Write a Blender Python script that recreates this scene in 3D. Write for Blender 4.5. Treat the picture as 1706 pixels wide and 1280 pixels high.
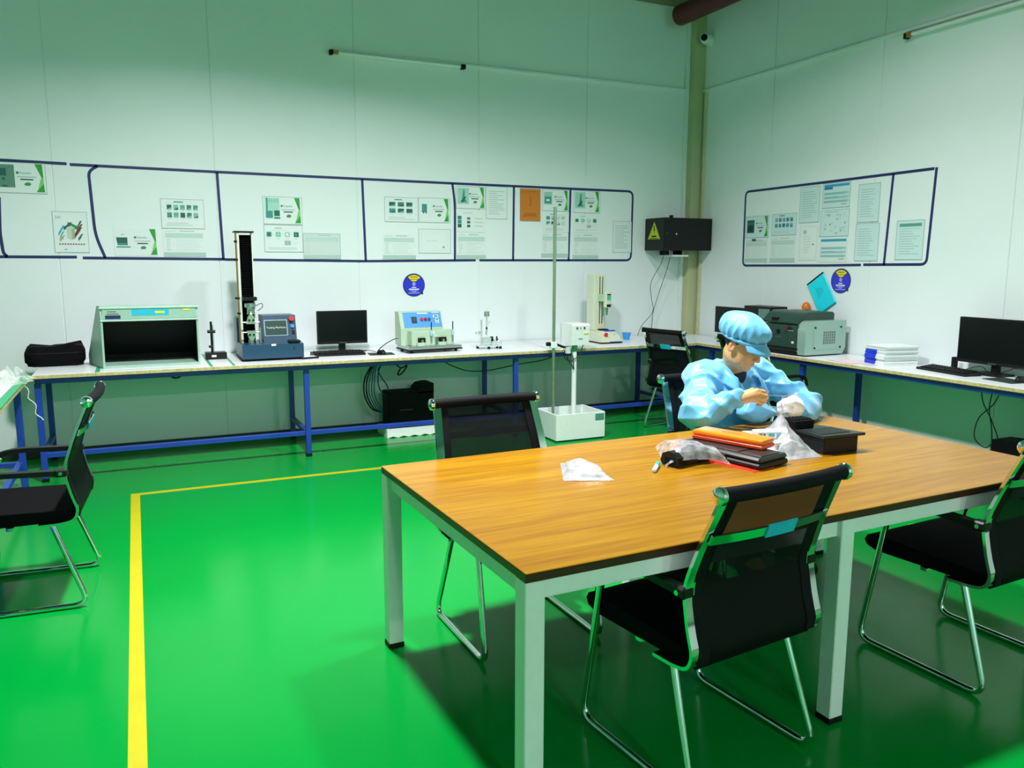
import bpy, bmesh, math, random
import numpy as np
from mathutils import Vector, Matrix

for o in list(bpy.data.objects):
    bpy.data.objects.remove(o, do_unlink=True)
SC = bpy.context.scene
COL = SC.collection
PI = math.pi
R = math.radians

# ------------------------------------------------------------------ camera
CAM_H = 1.54
YAW, PIT, ROLL = 0.4392267, 0.15071557, 0.0025416
fw = Vector((math.sin(YAW)*math.cos(PIT), math.cos(YAW)*math.cos(PIT), -math.sin(PIT)))
rt = Vector((math.cos(YAW), -math.sin(YAW), 0))
up = rt.cross(fw)
rt2 = rt*math.cos(ROLL)+up*math.sin(ROLL)
up2 = -rt*math.sin(ROLL)+up*math.cos(ROLL)
cd = bpy.data.cameras.new('camera')
cd.sensor_width = 36.0
cd.lens = 1328.07/1706*36.0
cd.clip_start = 0.05
cam = bpy.data.objects.new('camera', cd)
COL.objects.link(cam)
mw = Matrix.Identity(4)
for i in range(3):
    mw[i][0] = rt2[i]; mw[i][1] = up2[i]; mw[i][2] = -fw[i]
mw[2][3] = CAM_H
cam.matrix_world = mw
SC.camera = cam

# ------------------------------------------------------------------ world and exposure
w = bpy.data.worlds.new('world')
SC.world = w
w.use_nodes = True
w.node_tree.nodes['Background'].inputs[0].default_value = (0.75, 1.0, 0.9, 1)
w.node_tree.nodes['Background'].inputs[1].default_value = 0.02
SC.view_settings.view_transform = 'Standard'
SC.view_settings.look = 'None'
SC.view_settings.gamma = 1.0
SC.view_settings.use_curve_mapping = False
SC.view_settings.exposure = 0.14

LAMP_Z = 4.5
LAMPS = [(0.76, 3.63, 224), (2.93, 3.63, 96), (0.76, -6.3, 190), (2.93, -6.3, 190)]   # x, y, watts; the last two are added fill behind the camera
LAMP_COL = (1.0, 0.965, 0.99)

# ------------------------------------------------------------------ helpers
def C(h):
    h = h.lstrip('#')
    out = []
    for i in (0, 2, 4):
        c = int(h[i:i+2], 16)/255
        out.append(c/12.92 if c <= .04045 else ((c+.055)/1.055)**2.4)
    return tuple(out)

MATS = {}
def M(name, col, rough=.5, metal=0.0, var=.08, scale=25.0, bump=0.0, spec=.5, coat=0.0, alpha=1.0, trans=0.0, stretch=None, emit=0.0, sheen=0.0):
    """procedural principled material: colour with a little noise, optional fine relief"""
    if name in MATS:
        return MATS[name]
    if isinstance(col, str):
        col = C(col)
    m = bpy.data.materials.new(name)
    m.use_nodes = True
    nt = m.node_tree
    b = nt.nodes['Principled BSDF']
    tc = nt.nodes.new('ShaderNodeTexCoord')
    mp = nt.nodes.new('ShaderNodeMapping')
    if stretch:
        mp.inputs['Scale'].default_value = stretch
    nz = nt.nodes.new('ShaderNodeTexNoise')
    nz.inputs['Scale'].default_value = scale
    nz.inputs['Detail'].default_value = 4
    rp = nt.nodes.new('ShaderNodeValToRGB')
    rp.color_ramp.elements[0].position = .3
    rp.color_ramp.elements[1].position = .7
    rp.color_ramp.elements[0].color = (*[c*(1-var) for c in col], 1)
    rp.color_ramp.elements[1].color = (*[min(1, c*(1+var)) for c in col], 1)
    L = nt.links.new
    L(tc.outputs['Object'], mp.inputs['Vector'])
    L(mp.outputs[0], nz.inputs['Vector'])
    L(nz.outputs['Fac'], rp.inputs[0])
    L(rp.outputs[0], b.inputs['Base Color'])
    b.inputs['Roughness'].default_value = rough
    b.inputs['Metallic'].default_value = metal
    b.inputs['Specular IOR Level'].default_value = spec
    b.inputs['Coat Weight'].default_value = coat
    b.inputs['Alpha'].default_value = alpha
    b.inputs['Transmission Weight'].default_value = trans
    b.inputs['Sheen Weight'].default_value = sheen
    if emit:
        b.inputs['Emission Color'].default_value = (*col, 1)
        b.inputs['Emission Strength'].default_value = emit
    if bump:
        bp = nt.nodes.new('ShaderNodeBump')
        bp.inputs['Strength'].default_value = bump
        bp.inputs['Distance'].default_value = .002
        L(nz.outputs['Fac'], bp.inputs['Height'])
        L(bp.outputs[0], b.inputs['Normal'])
    MATS[name] = m
    return m

class MB:
    """collects shapes into one bmesh; build() links it as ONE mesh object"""
    def __init__(s):
        s.bm = bmesh.new()
        s.mi = 0
        s.X = Matrix.Identity(4)
    def _add(s, vs, fs, mi=None):
        mi = s.mi if mi is None else mi
        bv = [s.bm.verts.new(s.X @ Vector(v)) for v in vs]
        for f in fs:
            try:
                q = s.bm.faces.new([bv[i] for i in f])
                q.material_index = mi
            except ValueError:
                pass
        return bv
    def box(s, c, d, bev=0.0, rot=None, mi=None, seg=1):
        t = bmesh.new()
        bmesh.ops.create_cube(t, size=1)
        for v in t.verts:
            v.co = Vector((v.co.x*d[0], v.co.y*d[1], v.co.z*d[2]))
        if bev:
            bmesh.ops.bevel(t, geom=t.edges[:], offset=min(bev, min(d)*.45), segments=seg, profile=.5, affect='EDGES')
        m = Matrix.Translation(Vector(c))
        if rot is not None:
            m = m @ (rot if isinstance(rot, Matrix) else Matrix.Rotation(rot, 4, 'Z'))
        t.transform(m)
        t.verts.index_update()
        s._add([v.co.copy() for v in t.verts], [[v.index for v in f.verts] for f in t.faces], mi)
        t.free()
        return s
    def b2(s, lo, hi, bev=0.0, mi=None, seg=1):
        return s.box([(a+b)/2 for a, b in zip(lo, hi)], [abs(b-a) for a, b in zip(lo, hi)], bev, None, mi, seg)
    def tube(s, path, r, n=8, mi=None, caps=True, sq=None):
        """sweep a circle (or a flat bar sq=(w,t)) along a path"""
        P = [Vector(p) for p in path]
        k = len(P)
        rr = r if isinstance(r, (list, tuple)) else [r]*k
        T = []
        for i in range(k):
            a = P[max(0, i-1)]; b = P[min(k-1, i+1)]
            d = (b-a)
            T.append(d.normalized() if d.length > 1e-9 else Vector((0, 0, 1)))
        ref = Vector((0, 0, 1)) if abs(T[0].z) < .9 else Vector((1, 0, 0))
        N = T[0].cross(ref).normalized()
        vs = []
        for i in range(k):
            N = (N-T[i]*N.dot(T[i])).normalized()
            B = T[i].cross(N)
            for j in range(n):
                a = 2*PI*j/n
                vs.append(P[i]+(N*math.cos(a)+B*math.sin(a))*rr[i])
        fs = []
        for i in range(k-1):
            for j in range(n):
                fs.append((i*n+j, i*n+(j+1) % n, (i+1)*n+(j+1) % n, (i+1)*n+j))
        if caps:
            fs.append(tuple(range(n-1, -1, -1)))
            fs.append(tuple((k-1)*n+j for j in range(n)))
        s._add(vs, fs, mi)
        return s
    def bar(s, path, side, w, t, mi=None):
        """sweep a flat rectangle; 'side' is the constant direction of its width"""
        P = [Vector(p) for p in path]
        S = Vector(side).normalized()
        k = len(P)
        vs = []
        for i in range(k):
            d = (P[min(k-1, i+1)]-P[max(0, i-1)]).normalized()
            n = d.cross(S).normalized()
            for a, b in ((-1, -1), (1, -1), (1, 1), (-1, 1)):
                vs.append(P[i]+S*(a*w/2)+n*(b*t/2))
        fs = [(0, 1, 2, 3), tuple((k-1)*4+j for j in (3, 2, 1, 0))]
        for i in range(k-1):
            for j in range(4):
                fs.append((i*4+j, (i+1)*4+j, (i+1)*4+(j+1) % 4, i*4+(j+1) % 4))
        s._add(vs, fs, mi)
        return s
    def cyl(s, p0, p1, r0, r1=None, n=16, mi=None):
        return s.tube([p0, p1], [r0, r0 if r1 is None else r1], n, mi)
    def lathe(s, prof, n=20, c=(0, 0, 0), mi=None, axis='Z'):
        vs = []
        for (r, z) in prof:
            for j in range(n):
                a = 2*PI*j/n
                p = (r*math.cos(a), r*math.sin(a), z)
                if axis == 'Y':
                    p = (p[0], p[2], p[1])
                elif axis == 'X':
                    p = (p[2], p[0], p[1])
                vs.append(Vector(p)+Vector(c))
        k = len(prof)
        fs = []
        for i in range(k-1):
            for j in range(n):
                fs.append((i*n+j, i*n+(j+1) % n, (i+1)*n+(j+1) % n, (i+1)*n+j))
        fs.append(tuple(range(n-1, -1, -1)))
        fs.append(tuple((k-1)*n+j for j in range(n)))
        s._add(vs, fs, mi)
        return s
    def prism(s, poly, a0, a1, axis='X', mi=None):
        """extrude a polygon given in the two other axes (order kept) from a0 to a1 along axis"""
        def P(u, v, a):
            return {'X': (a, u, v), 'Y': (u, a, v), 'Z': (u, v, a)}[axis]
        n = len(poly)
        vs = [P(u, v, a0) for u, v in poly]+[P(u, v, a1) for u, v in poly]
        fs = [tuple(range(n)), tuple(range(2*n-1, n-1, -1))]
        for i in range(n):
            fs.append((i, n+i, n+(i+1) % n, (i+1) % n))
        s._add(vs, fs, mi)
        return s
    def grid(s, fn, nu, nv, mi=None, closed_u=False):
        vs = [fn(i/(nu-1), j/(nv-1)) for j in range(nv) for i in range(nu)]
        fs = []
        for j in range(nv-1):
            for i in range(nu-1):
                fs.append((j*nu+i, j*nu+i+1, (j+1)*nu+i+1, (j+1)*nu+i))
        s._add(vs, fs, mi)
        return s
    def build(s, name, mats, parent=None, smooth=40, loc=None, rz=None):
        bmesh.ops.recalc_face_normals(s.bm, faces=s.bm.faces[:])
        me = bpy.data.meshes.new(name)
        s.bm.to_mesh(me)
        s.bm.free()
        if not isinstance(mats, (list, tuple)):
            mats = [mats]
        for m in mats:
            me.materials.append(m)
        if smooth:
            me.polygons.foreach_set('use_smooth', [True]*len(me.polygons))
            me.set_sharp_from_angle(angle=R(smooth))
        o = bpy.data.objects.new(name, me)
        COL.objects.link(o)
        if parent:
            o.parent = parent
        if loc is not None:
            o.location = loc
        if rz is not None:
            o.rotation_euler = (0, 0, rz)
        return o

def tag(o, label=None, cat=None, group=None, kind=None):
    if label: o['label'] = label
    if cat: o['category'] = cat
    if group: o['group'] = group
    if kind: o['kind'] = kind
    return o
def thing(name, label, cat, loc=(0, 0, 0), rz=0.0, group=None):
    o = bpy.data.objects.new(name, None)
    o.empty_display_size = .1
    COL.objects.link(o)
    o.location = loc
    o.rotation_euler = (0, 0, rz)
    return tag(o, label, cat, group)
def copy_tree(o, parent=None):
    c = o.copy()
    COL.objects.link(c)
    c.parent = parent
    for ch in o.children:
        copy_tree(ch, c)
    return c
def fillet(path, rad, seg=5):
    """round the corners of a polyline"""
    P = [Vector(p) for p in path]
    out = [P[0]]
    for i in range(1, len(P)-1):
        a, b, c = P[i-1], P[i], P[i+1]
        r = min(rad, (a-b).length*.48, (c-b).length*.48)
        p = b+(a-b).normalized()*r
        q = b+(c-b).normalized()*r
        for t in range(seg+1):
            t /= seg
            out.append(p*(1-t)**2+b*2*t*(1-t)+q*t*t)
    out.append(P[-1])
    return out
def curvepath(pts, n=6):
    """Catmull-Rom through points"""
    P = [Vector(p) for p in pts]
    P = [P[0]*2-P[1]]+P+[P[-1]*2-P[-2]]
    out = []
    for i in range(1, len(P)-2):
        for t in range(n):
            t /= n
            out.append(.5*((2*P[i])+(P[i+1]-P[i-1])*t+(2*P[i-1]-5*P[i]+4*P[i+1]-P[i+2])*t*t+(3*P[i]-P[i-1]-3*P[i+1]+P[i+2])*t**3))
    out.append(P[-2])
    return out
def rrect(x0, y0, x1, y1, r, n=5):
    pts = []
    for cx, cy, a0 in ((x1-r, y1-r, 0), (x0+r, y1-r, 90), (x0+r, y0+r, 180), (x1-r, y0+r, 270)):
        for k in range(n+1):
            a = R(a0+90*k/n)
            pts.append((cx+r*math.cos(a), cy+r*math.sin(a)))
    return pts

# ------------------------------------------------------------------ materials
def floor_material():
    m = bpy.data.materials.new('green_epoxy')
    m.use_nodes = True
    nt = m.node_tree
    b = nt.nodes['Principled BSDF']
    L = nt.links.new
    tc = nt.nodes.new('ShaderNodeTexCoord')
    n1 = nt.nodes.new('ShaderNodeTexNoise'); n1.inputs['Scale'].default_value = 1.3; n1.inputs['Detail'].default_value = 5
    n2 = nt.nodes.new('ShaderNodeTexNoise'); n2.inputs['Scale'].default_value = 9; n2.inputs['Detail'].default_value = 3
    rp = nt.nodes.new('ShaderNodeValToRGB')
    rp.color_ramp.elements[0].color = (*FLOOR_A, 1)
    rp.color_ramp.elements[1].color = (*FLOOR_B, 1)
    L(tc.outputs['Object'], n1.inputs['Vector']); L(tc.outputs['Object'], n2.inputs['Vector'])
    L(n1.outputs['Fac'], rp.inputs[0]); L(rp.outputs[0], b.inputs['Base Color'])
    mr = nt.nodes.new('ShaderNodeMapRange')
    mr.inputs[3].default_value = .12; mr.inputs[4].default_value = .24
    L(n2.outputs['Fac'], mr.inputs[0]); L(mr.outputs[0], b.inputs['Roughness'])
    bp = nt.nodes.new('ShaderNodeBump'); bp.inputs['Strength'].default_value = .05; bp.inputs['Distance'].default_value = .01
    L(n2.outputs['Fac'], bp.inputs['Height']); L(bp.outputs[0], b.inputs['Normal'])
    b.inputs['Specular IOR Level'].default_value = .17
    return m
FLOOR_A = (0.0, .235, .026)
FLOOR_B = (0.0, .27, .033)

def wood_material():
    m = bpy.data.materials.new('oak_laminate')
    m.use_nodes = True
    nt = m.node_tree
    b = nt.nodes['Principled BSDF']
    L = nt.links.new
    tc = nt.nodes.new('ShaderNodeTexCoord')
    mp = nt.nodes.new('ShaderNodeMapping'); mp.inputs['Scale'].default_value = (1.2, 26, 26)
    n1 = nt.nodes.new('ShaderNodeTexNoise'); n1.inputs['Scale'].default_value = 2.2; n1.inputs['Detail'].default_value = 8; n1.inputs['Roughness'].default_value = .65
    mp2 = nt.nodes.new('ShaderNodeMapping'); mp2.inputs['Scale'].default_value = (.5, 5, 5)
    n2 = nt.nodes.new('ShaderNodeTexNoise'); n2.inputs['Scale'].default_value = 2.0; n2.inputs['Detail'].default_value = 3; n2.inputs['Distortion'].default_value = .6
    rp = nt.nodes.new('ShaderNodeValToRGB')
    e = rp.color_ramp.elements
    e[0].position = .34; e[0].color = (.235, .092, .003, 1)
    e[1].position = .66; e[1].color = (.40, .215, .008, 1)
    k = e.new(.5); k.color = (.315, .150, .004, 1)
    mx = nt.nodes.new('ShaderNodeMix'); mx.data_type = 'FLOAT'; mx.inputs[0].default_value = .35
    L(tc.outputs['Object'], mp.inputs[0]); L(mp.outputs[0], n1.inputs['Vector'])
    L(tc.outputs['Object'], mp2.inputs[0]); L(mp2.outputs[0], n2.inputs['Vector'])
    L(n1.outputs['Fac'], mx.inputs[2]); L(n2.outputs['Fac'], mx.inputs[3])
    L(mx.outputs[0], rp.inputs[0]); L(rp.outputs[0], b.inputs['Base Color'])
    b.inputs['Roughness'].default_value = .26
    b.inputs['Specular IOR Level'].default_value = .3
    bp = nt.nodes.new('ShaderNodeBump'); bp.inputs['Strength'].default_value = .12; bp.inputs['Distance'].default_value = .002
    L(n1.outputs['Fac'], bp.inputs['Height']); L(bp.outputs[0], b.inputs['Normal'])
    return m

def mesh_fabric(name, alpha):
    """black woven mesh: opaque yarn with open holes between, seen as partial cover"""
    m = bpy.data.materials.new(name)
    m.use_nodes = True
    nt = m.node_tree
    b = nt.nodes['Principled BSDF']
    b.inputs['Base Color'].default_value = (.004, .006, .006, 1)
    b.inputs['Roughness'].default_value = .6
    b.inputs['Specular IOR Level'].default_value = .15
    tc = nt.nodes.new('ShaderNodeTexCoord')
    nz = nt.nodes.new('ShaderNodeTexNoise'); nz.inputs['Scale'].default_value = 900
    mr = nt.nodes.new('ShaderNodeMapRange')
    mr.inputs[3].default_value = alpha-.12; mr.inputs[4].default_value = min(1, alpha+.12)
    nt.links.new(tc.outputs['Object'], nz.inputs['Vector'])
    nt.links.new(nz.outputs['Fac'], mr.inputs[0])
    nt.links.new(mr.outputs[0], b.inputs['Alpha'])
    return m

def plastic_film(name, alpha, col=(.9, .95, .95)):
    m = bpy.data.materials.new(name)
    m.use_nodes = True
    nt = m.node_tree
    b = nt.nodes['Principled BSDF']
    b.inputs['Base Color'].default_value = (*col, 1)
    b.inputs['Roughness'].default_value = .22
    b.inputs['Specular IOR Level'].default_value = .7
    tc = nt.nodes.new('ShaderNodeTexCoord')
    nz = nt.nodes.new('ShaderNodeTexNoise'); nz.inputs['Scale'].default_value = 28; nz.inputs['Detail'].default_value = 5
    mr = nt.nodes.new('ShaderNodeMapRange')
    mr.inputs[1].default_value = .3; mr.inputs[2].default_value = .7
    mr.inputs[3].default_value = max(0, alpha-.25); mr.inputs[4].default_value = min(1, alpha+.25)
    bp = nt.nodes.new('ShaderNodeBump'); bp.inputs['Strength'].default_value = .6; bp.inputs['Distance'].default_value = .004
    nt.links.new(tc.outputs['Object'], nz.inputs['Vector'])
    nt.links.new(nz.outputs['Fac'], mr.inputs[0]); nt.links.new(mr.outputs[0], b.inputs['Alpha'])
    nt.links.new(nz.outputs['Fac'], bp.inputs['Height']); nt.links.new(bp.outputs[0], b.inputs['Normal'])
    return m

def print_material():
    m = bpy.data.materials.new('printed_sheet')
    m.use_nodes = True
    nt = m.node_tree
    b = nt.nodes['Principled BSDF']
    at = nt.nodes.new('ShaderNodeAttribute'); at.attribute_name = 'Ink'
    tc = nt.nodes.new('ShaderNodeTexCoord')
    nz = nt.nodes.new('ShaderNodeTexNoise'); nz.inputs['Scale'].default_value = 60
    mx = nt.nodes.new('ShaderNodeMix'); mx.data_type = 'RGBA'; mx.blend_type = 'MULTIPLY'
    mx.inputs[0].default_value = .06
    nt.links.new(tc.outputs['Object'], nz.inputs['Vector'])
    nt.links.new(at.outputs['Color'], mx.inputs[6]); nt.links.new(nz.outputs['Color'], mx.inputs[7])
    nt.links.new(mx.outputs[2], b.inputs['Base Color'])
    b.inputs['Roughness'].default_value = .35
    return m

M_floor = floor_material()
M_wood = wood_material()
M_woodedge = M('dark_laminate_edge', '#3a1c0c', .35, var=.15, scale=8, stretch=(1, 12, 12))
M_wall = M('white_panel', (.79, .865, .87), .36, var=.015, scale=2.0, spec=.4)
M_ceil = M('ceiling_panel', (.08, .24, .18), .7, var=.03, scale=3)  # unseen ceiling coloured teal so its bounce greens the ambient light
M_black = M('black_plastic', (.006, .007, .007), .42, var=.2, spec=.3)
M_matblack = M('matt_black', (.004, .004, .005), .7, var=.2, spec=.15)
M_screen = M('dark_screen', (.004, .005, .005), .18, var=.1, scale=3, spec=.3)
M_darkbase = M('dark_baseboard', (.010, .03, .018), .5, var=.2)
M_chrome = M('chrome', (.82, .85, .84), .07, 1.0, var=.02)
M_steel = M('brushed_steel', (.55, .60, .58), .3, 1.0, var=.06, scale=60, stretch=(1, 1, 20))
M_whitemetal = M('white_metal', (.78, .86, .83), .4, var=.02)
M_blue = M('blue_frame_paint', C('#1d3f9e'), .4, var=.1, scale=6)
M_benchtop = M('white_laminate', (.78, .83, .84), .32, var=.03, scale=6)
M_edgewood = M('chipboard_edge', C('#c0b27a'), .6, var=.25, scale=40)
M_greentape = M('green_tape', C('#18a468'), .4, var=.08)
M_yellow = M('yellow_floor_tape', (.44, .41, .0), .45, var=.05, scale=8)
M_navy = M('navy_tape', C('#1b2560'), .45, var=.1)
M_seat = M('black_seat_fabric', (.003, .003, .004), .85, var=.3, scale=300, bump=.2, spec=.1)
M_mesh = mesh_fabric('black_chair_mesh', .74)
M_cyan = M('cyan_label', C('#25b9d8'), .5, var=.05)
M_beige = M('beige_enamel', C('#d5dcc2'), .4, var=.03)
M_sage = M('sage_enamel', C('#9cbfae'), .4, var=.04)
M_navyen = M('navy_enamel', C('#20455f'), .35, var=.06)
M_rubber = M('black_rubber', (.005, .005, .005), .6, var=.2, spec=.25)
M_cable = M('black_cable', (.006, .007, .008), .5, var=.2)
M_bluecable = M('blue_cable', C('#27507a'), .5, var=.2)
M_red = M('red_enamel', C('#c8202a'), .35, var=.05)
M_white = M('white_plastic', (.82, .87, .86), .4, var=.02)
M_print = print_material()
M_trim = M('cream_trim', C('#c9c9a2'), .45, var=.05)

# ------------------------------------------------------------------ the room
YB, XR, XL, YF, ZC = 7.2, 5.56, -4.2, -7.5, 5.6
def struct(name, mb, mat, parent=None, smooth=0):
    o = mb.build(name, mat, parent, smooth)
    if parent is None:
        o['kind'] = 'structure'
    return o
struct('floor', MB().b2((XL-.1, YF-.1, -.12), (XR+.1, YB+.1, 0)), M_floor)
struct('ceiling', MB().b2((XL-.1, YF-.1, ZC), (XR+.1, YB+.1, ZC+.1)), M_ceil)
wb = struct('wall_back', MB().b2((XL-.1, YB, 0), (XR+.1, YB+.1, ZC)), M_wall)
wr = struct('wall_right', MB().b2((XR, YF-.1, 0), (XR+.1, YB, ZC)), M_wall)
M_teal = M('bounce_tint_wall', (.36, .72, .60), .5, var=.03, scale=2)  # invented teal for the unseen walls, tints the bounced light green
struct('wall_left', MB().b2((XL-.1, YF-.1, 0), (XL, YB, ZC)), M_teal)
struct('wall_front', MB().b2((XL, YF-.1, 0), (XR, YF, ZC)), M_teal)
# sandwich panels, one by one, with fine joints between them
sb = [XL, -2.88, -1.70, -.523, .654, 1.845, 3.026, 4.20, XR]
for a, b in zip(sb[:-1], sb[1:]):
    MB().b2((a+.003, YB-.006, .05), (b-.003, YB+.002, ZC), .003).build('panel', M_wall, wb, 0)
sr = [YB, 6.04, 4.82, 3.64, 2.44, 1.24, .04, -1.16, -2.36, -3.56, -4.76, -5.96, YF]
for a, b in zip(sr[:-1], sr[1:]):
    MB().b2((XR-.006, b+.003, .05), (XR+.002, a-.003, ZC), .003).build('panel', M_wall, wr, 0)
struct('baseboard_back', MB().b2((XL, YB-.03, 0), (XR-.03, YB-.006, .06), .003), M_darkbase)
struct('baseboard_right', MB().b2((XR-.03, YF, 0), (XR-.006, YB-.006, .06), .003), M_darkbase)
struct('trim_1', MB().b2((XL, YB-.12, 4.16), (XR, YB-.006, 4.42), .01), M('brown_beam', C('#7a7a5a'), .6))
# corner column with two thin trunkings
struct('trim_2', MB().b2((5.42, 7.07, 0), (XR-.006, YB-.006, ZC), .004), M('olive_column', C('#b7bb90'), .5, var=.06, scale=4))
struct('trim_3', MB().b2((5.385, 7.15, .77), (5.42, YB-.006, ZC), .004), M_whitemetal)
struct('trim_4', MB().b2((XR-.03, 7.01, .06), (XR-.006, 7.045, 3.33), .004), M_trim)
# conduit along both walls
struct('trim_5', MB().b2((2.3, YB-.03, 3.335), (5.42, YB-.006, 3.36), .003), M_whitemetal)
struct('trim_6', MB().b2((XR-.03, 2.2, 3.318), (XR-.006, 7.07, 3.343), .003), M_whitemetal)

# floor tape
def tape_strip(name, lo, hi, label, bites=()):
    mb = MB()
    mb.b2((lo[0], lo[1], 0), (hi[0], hi[1], .0012))
    o = mb.build(name, M_yellow, None, 0)
    return tag(o, label, 'floor tape')
tape_strip('floor_tape', (-.112, -1.0), (-.056, 5.72), 'long yellow floor tape strip running from back left corner toward the viewer')
tape_strip('floor_tape', (-.112, 5.72), (4.10, 5.768), 'yellow floor tape strip crossing the floor in front of the back bench')
for i, (a, b) in enumerate(((3.20, 3.34), (2.98, 3.14))):
    tape_strip('floor_tape', (4.09, a), (4.15, b), ['short yellow tape dash nearest the right front chair arm, left of its pair', 'short yellow tape dash seen just above the right front chair seat'][i])

# pipe near the ceiling
mb = MB()
mb.tube([(5.18, 7.03, 4.03), (5.18, 2.0, 4.03)], .10, 24)
rp_ = mb.build('red_pipe', M('dark_red_paint', C('#5a1414'), .5, var=.1), None)
tag(rp_, 'dark red round pipe running under the roof above the corner column', 'pipe')

# ------------------------------------------------------------------ lamps (hang above the frame)
for i, (lx, ly, pw) in enumerate(LAMPS):
    t = thing('high_bay_lamp', ['round high bay lamp over the left half of the table', 'round high bay lamp over the right half of the table',
              'added fill lamp behind the camera on the left', 'added fill lamp behind the camera on the right'][i], 'lamp', (lx, ly, LAMP_Z), 0, 'high bay lamps')
    MB().lathe([(.17, .0), (.19, .01), (.19, .06), (.11, .10), (.07, .17), (.03, .19)], 28).build('housing', M_whitemetal, t)
    MB().lathe([(.16, -.004), (.165, .004)], 28).build('lens', M('lamp_lens', (.95, 1, .98), .4, emit=4.0), t)
    MB().cyl((0, 0, .18), (0, 0, ZC-LAMP_Z), .008).build('stem', M_whitemetal, t)
    ld = bpy.data.lights.new('high_bay_light', 'AREA')
    ld.shape = 'DISK'; ld.size = .32
    ld.energy = pw
    ld.color = LAMP_COL
    ld.spread = R(138 if ly > 0 else 172)
    lo = bpy.data.objects.new('lamp_light', ld)
    COL.objects.link(lo)
    lo.parent = t
    lo.location = (0, 0, -.012)

# ------------------------------------------------------------------ meeting table
TZ = .745
t = thing('work_table', 'large wood topped table with white square steel legs in the foreground', 'table', (2.072, 2.41, 0), R(1.48))
TL, TW = 2.44, 1.235
MB().b2((-TL/2, -TW/2, TZ-.004), (TL/2, TW/2, TZ), .002).build('tabletop', M_wood, t, 0)
MB().b2((-TL/2, -TW/2, TZ-.027), (TL/2, TW/2, TZ-.0041), .001).build('edge_band', M_woodedge, t, 0)
fr = MB()
for y in (-.575, .575):
    fr.b2((-1.18, y-.02, TZ-.087), (1.18, y+.02, TZ-.0275), .002)
for x in (-1.18, -.03, 1.16):
    fr.b2((x-.02, -.575, TZ-.087), (x+.02, .575, TZ-.0275), .002)
fr.build('frame', M_whitemetal, t, 0)
for x in (-1.19, -.03, 1.17):
    for y in (-.585, .585):
        lg = MB().b2((x-.03, y-.03, .02), (x+.03, y+.03, TZ-.0275), .003).build('leg', M_whitemetal, t, 0)
        MB().b2((x-.032, y-.032, 0), (x+.032, y+.032, .021), .003).build('foot_cap', M_rubber, lg, 0)

# ------------------------------------------------------------------ workbenches
BZ = .77
def bench(name, label, loc, tops, legs, length, y_front, y_back, rz=0.0, extra=None):
    """local: x along the bench, y from front (0) to the wall, legs at given x"""
    t = thing(name, label, 'workbench', loc, rz)
    D = y_back-y_front
    for a, b in tops:
        tp = MB().b2((a+.001, 0, BZ-.026), (b-.001, D, BZ), .001).build('worktop_board', M_benchtop, t, 0)
        MB().b2((a+.001, -.002, BZ-.026), (b-.001, 0, BZ-.003)).build('edge_strip', M_edgewood, tp, 0)
    a, b = tops[0][0], tops[-1][1]
    MB().b2((a+.02, .03, BZ-.066), (b-.02, .07, BZ-.0265), .002).build('front_rail', M_blue, t, 0)
    MB().b2((a+.02, D-.12, BZ-.066), (b-.02, D-.08, BZ-.0265), .002).build('rear_rail', M_blue, t, 0)
    MB().b2((a+.02, .07, .17), (b-.02, .105, .205), .002).build('lower_rail', M_blue, t, 0)
    for x in legs:
        x, xr_ = x if isinstance(x, tuple) else (x, x)
        for y in (.07, D-.11):
            x = x if y < .1 else xr_
            lg = MB().b2((x-.02, y-.02, .025), (x+.02, y+.02, BZ-.066), .002).build('leg', M_blue, t, 0)
            MB().b2((x-.022, y-.022, 0), (x+.022, y+.022, .026), .002).build('foot_cap', M_rubber, lg, 0)
        MB().b2((x-.017, .09, .172), (x+.017, D-.13, .203), .002).build('cross_rail', M_blue, t, 0)
        MB().b2((x-.017, .07, BZ-.064), (x+.017, D-.12, BZ-.028), .002).build('cross_rail', M_blue, t, 0)
    return t
BY = 6.285
bb = bench('workbench', 'long white topped bench with blue steel frame along the back wall', (0, BY, 0),
           [(-.68, -.29), (-.29, .49), (.49, 1.30), (1.30, 2.66), (2.66, 3.14), (3.14, 4.94)], [-.655, 1.183, 3.02, 4.80], 0, BY, 7.17)
for x, g in ((-.295, .03), (.47, .02), (.63, .02)):
    MB().b2((x, .0, BZ), (x+g, .88, BZ+.0004)).build('seam_tape', M_greentape, bb, 0)
RB = 4.975
br = bench('workbench', 'white topped bench with blue steel frame along the right wall', (RB, 7.16, 0),
           [(0, .92), (.92, 2.55), (2.55, 4.3), (4.3, 6.0)], [1.0, (2.18, 2.43), 4.4], 0, RB, XR-.03, R(-90))
lb = bench('workbench', 'white bench with green taped edge at the left side of the photo', (-.69, 3.2, 0),
           [(0, 1.55), (1.55, 3.08)], [.15, 1.62, 2.96], 0, 0, 1.03, R(90))
MB().b2((0, -.004, BZ-.004), (3.08, .045, BZ+.0015)).build('edge_tape', M_greentape, lb, 0)

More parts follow.
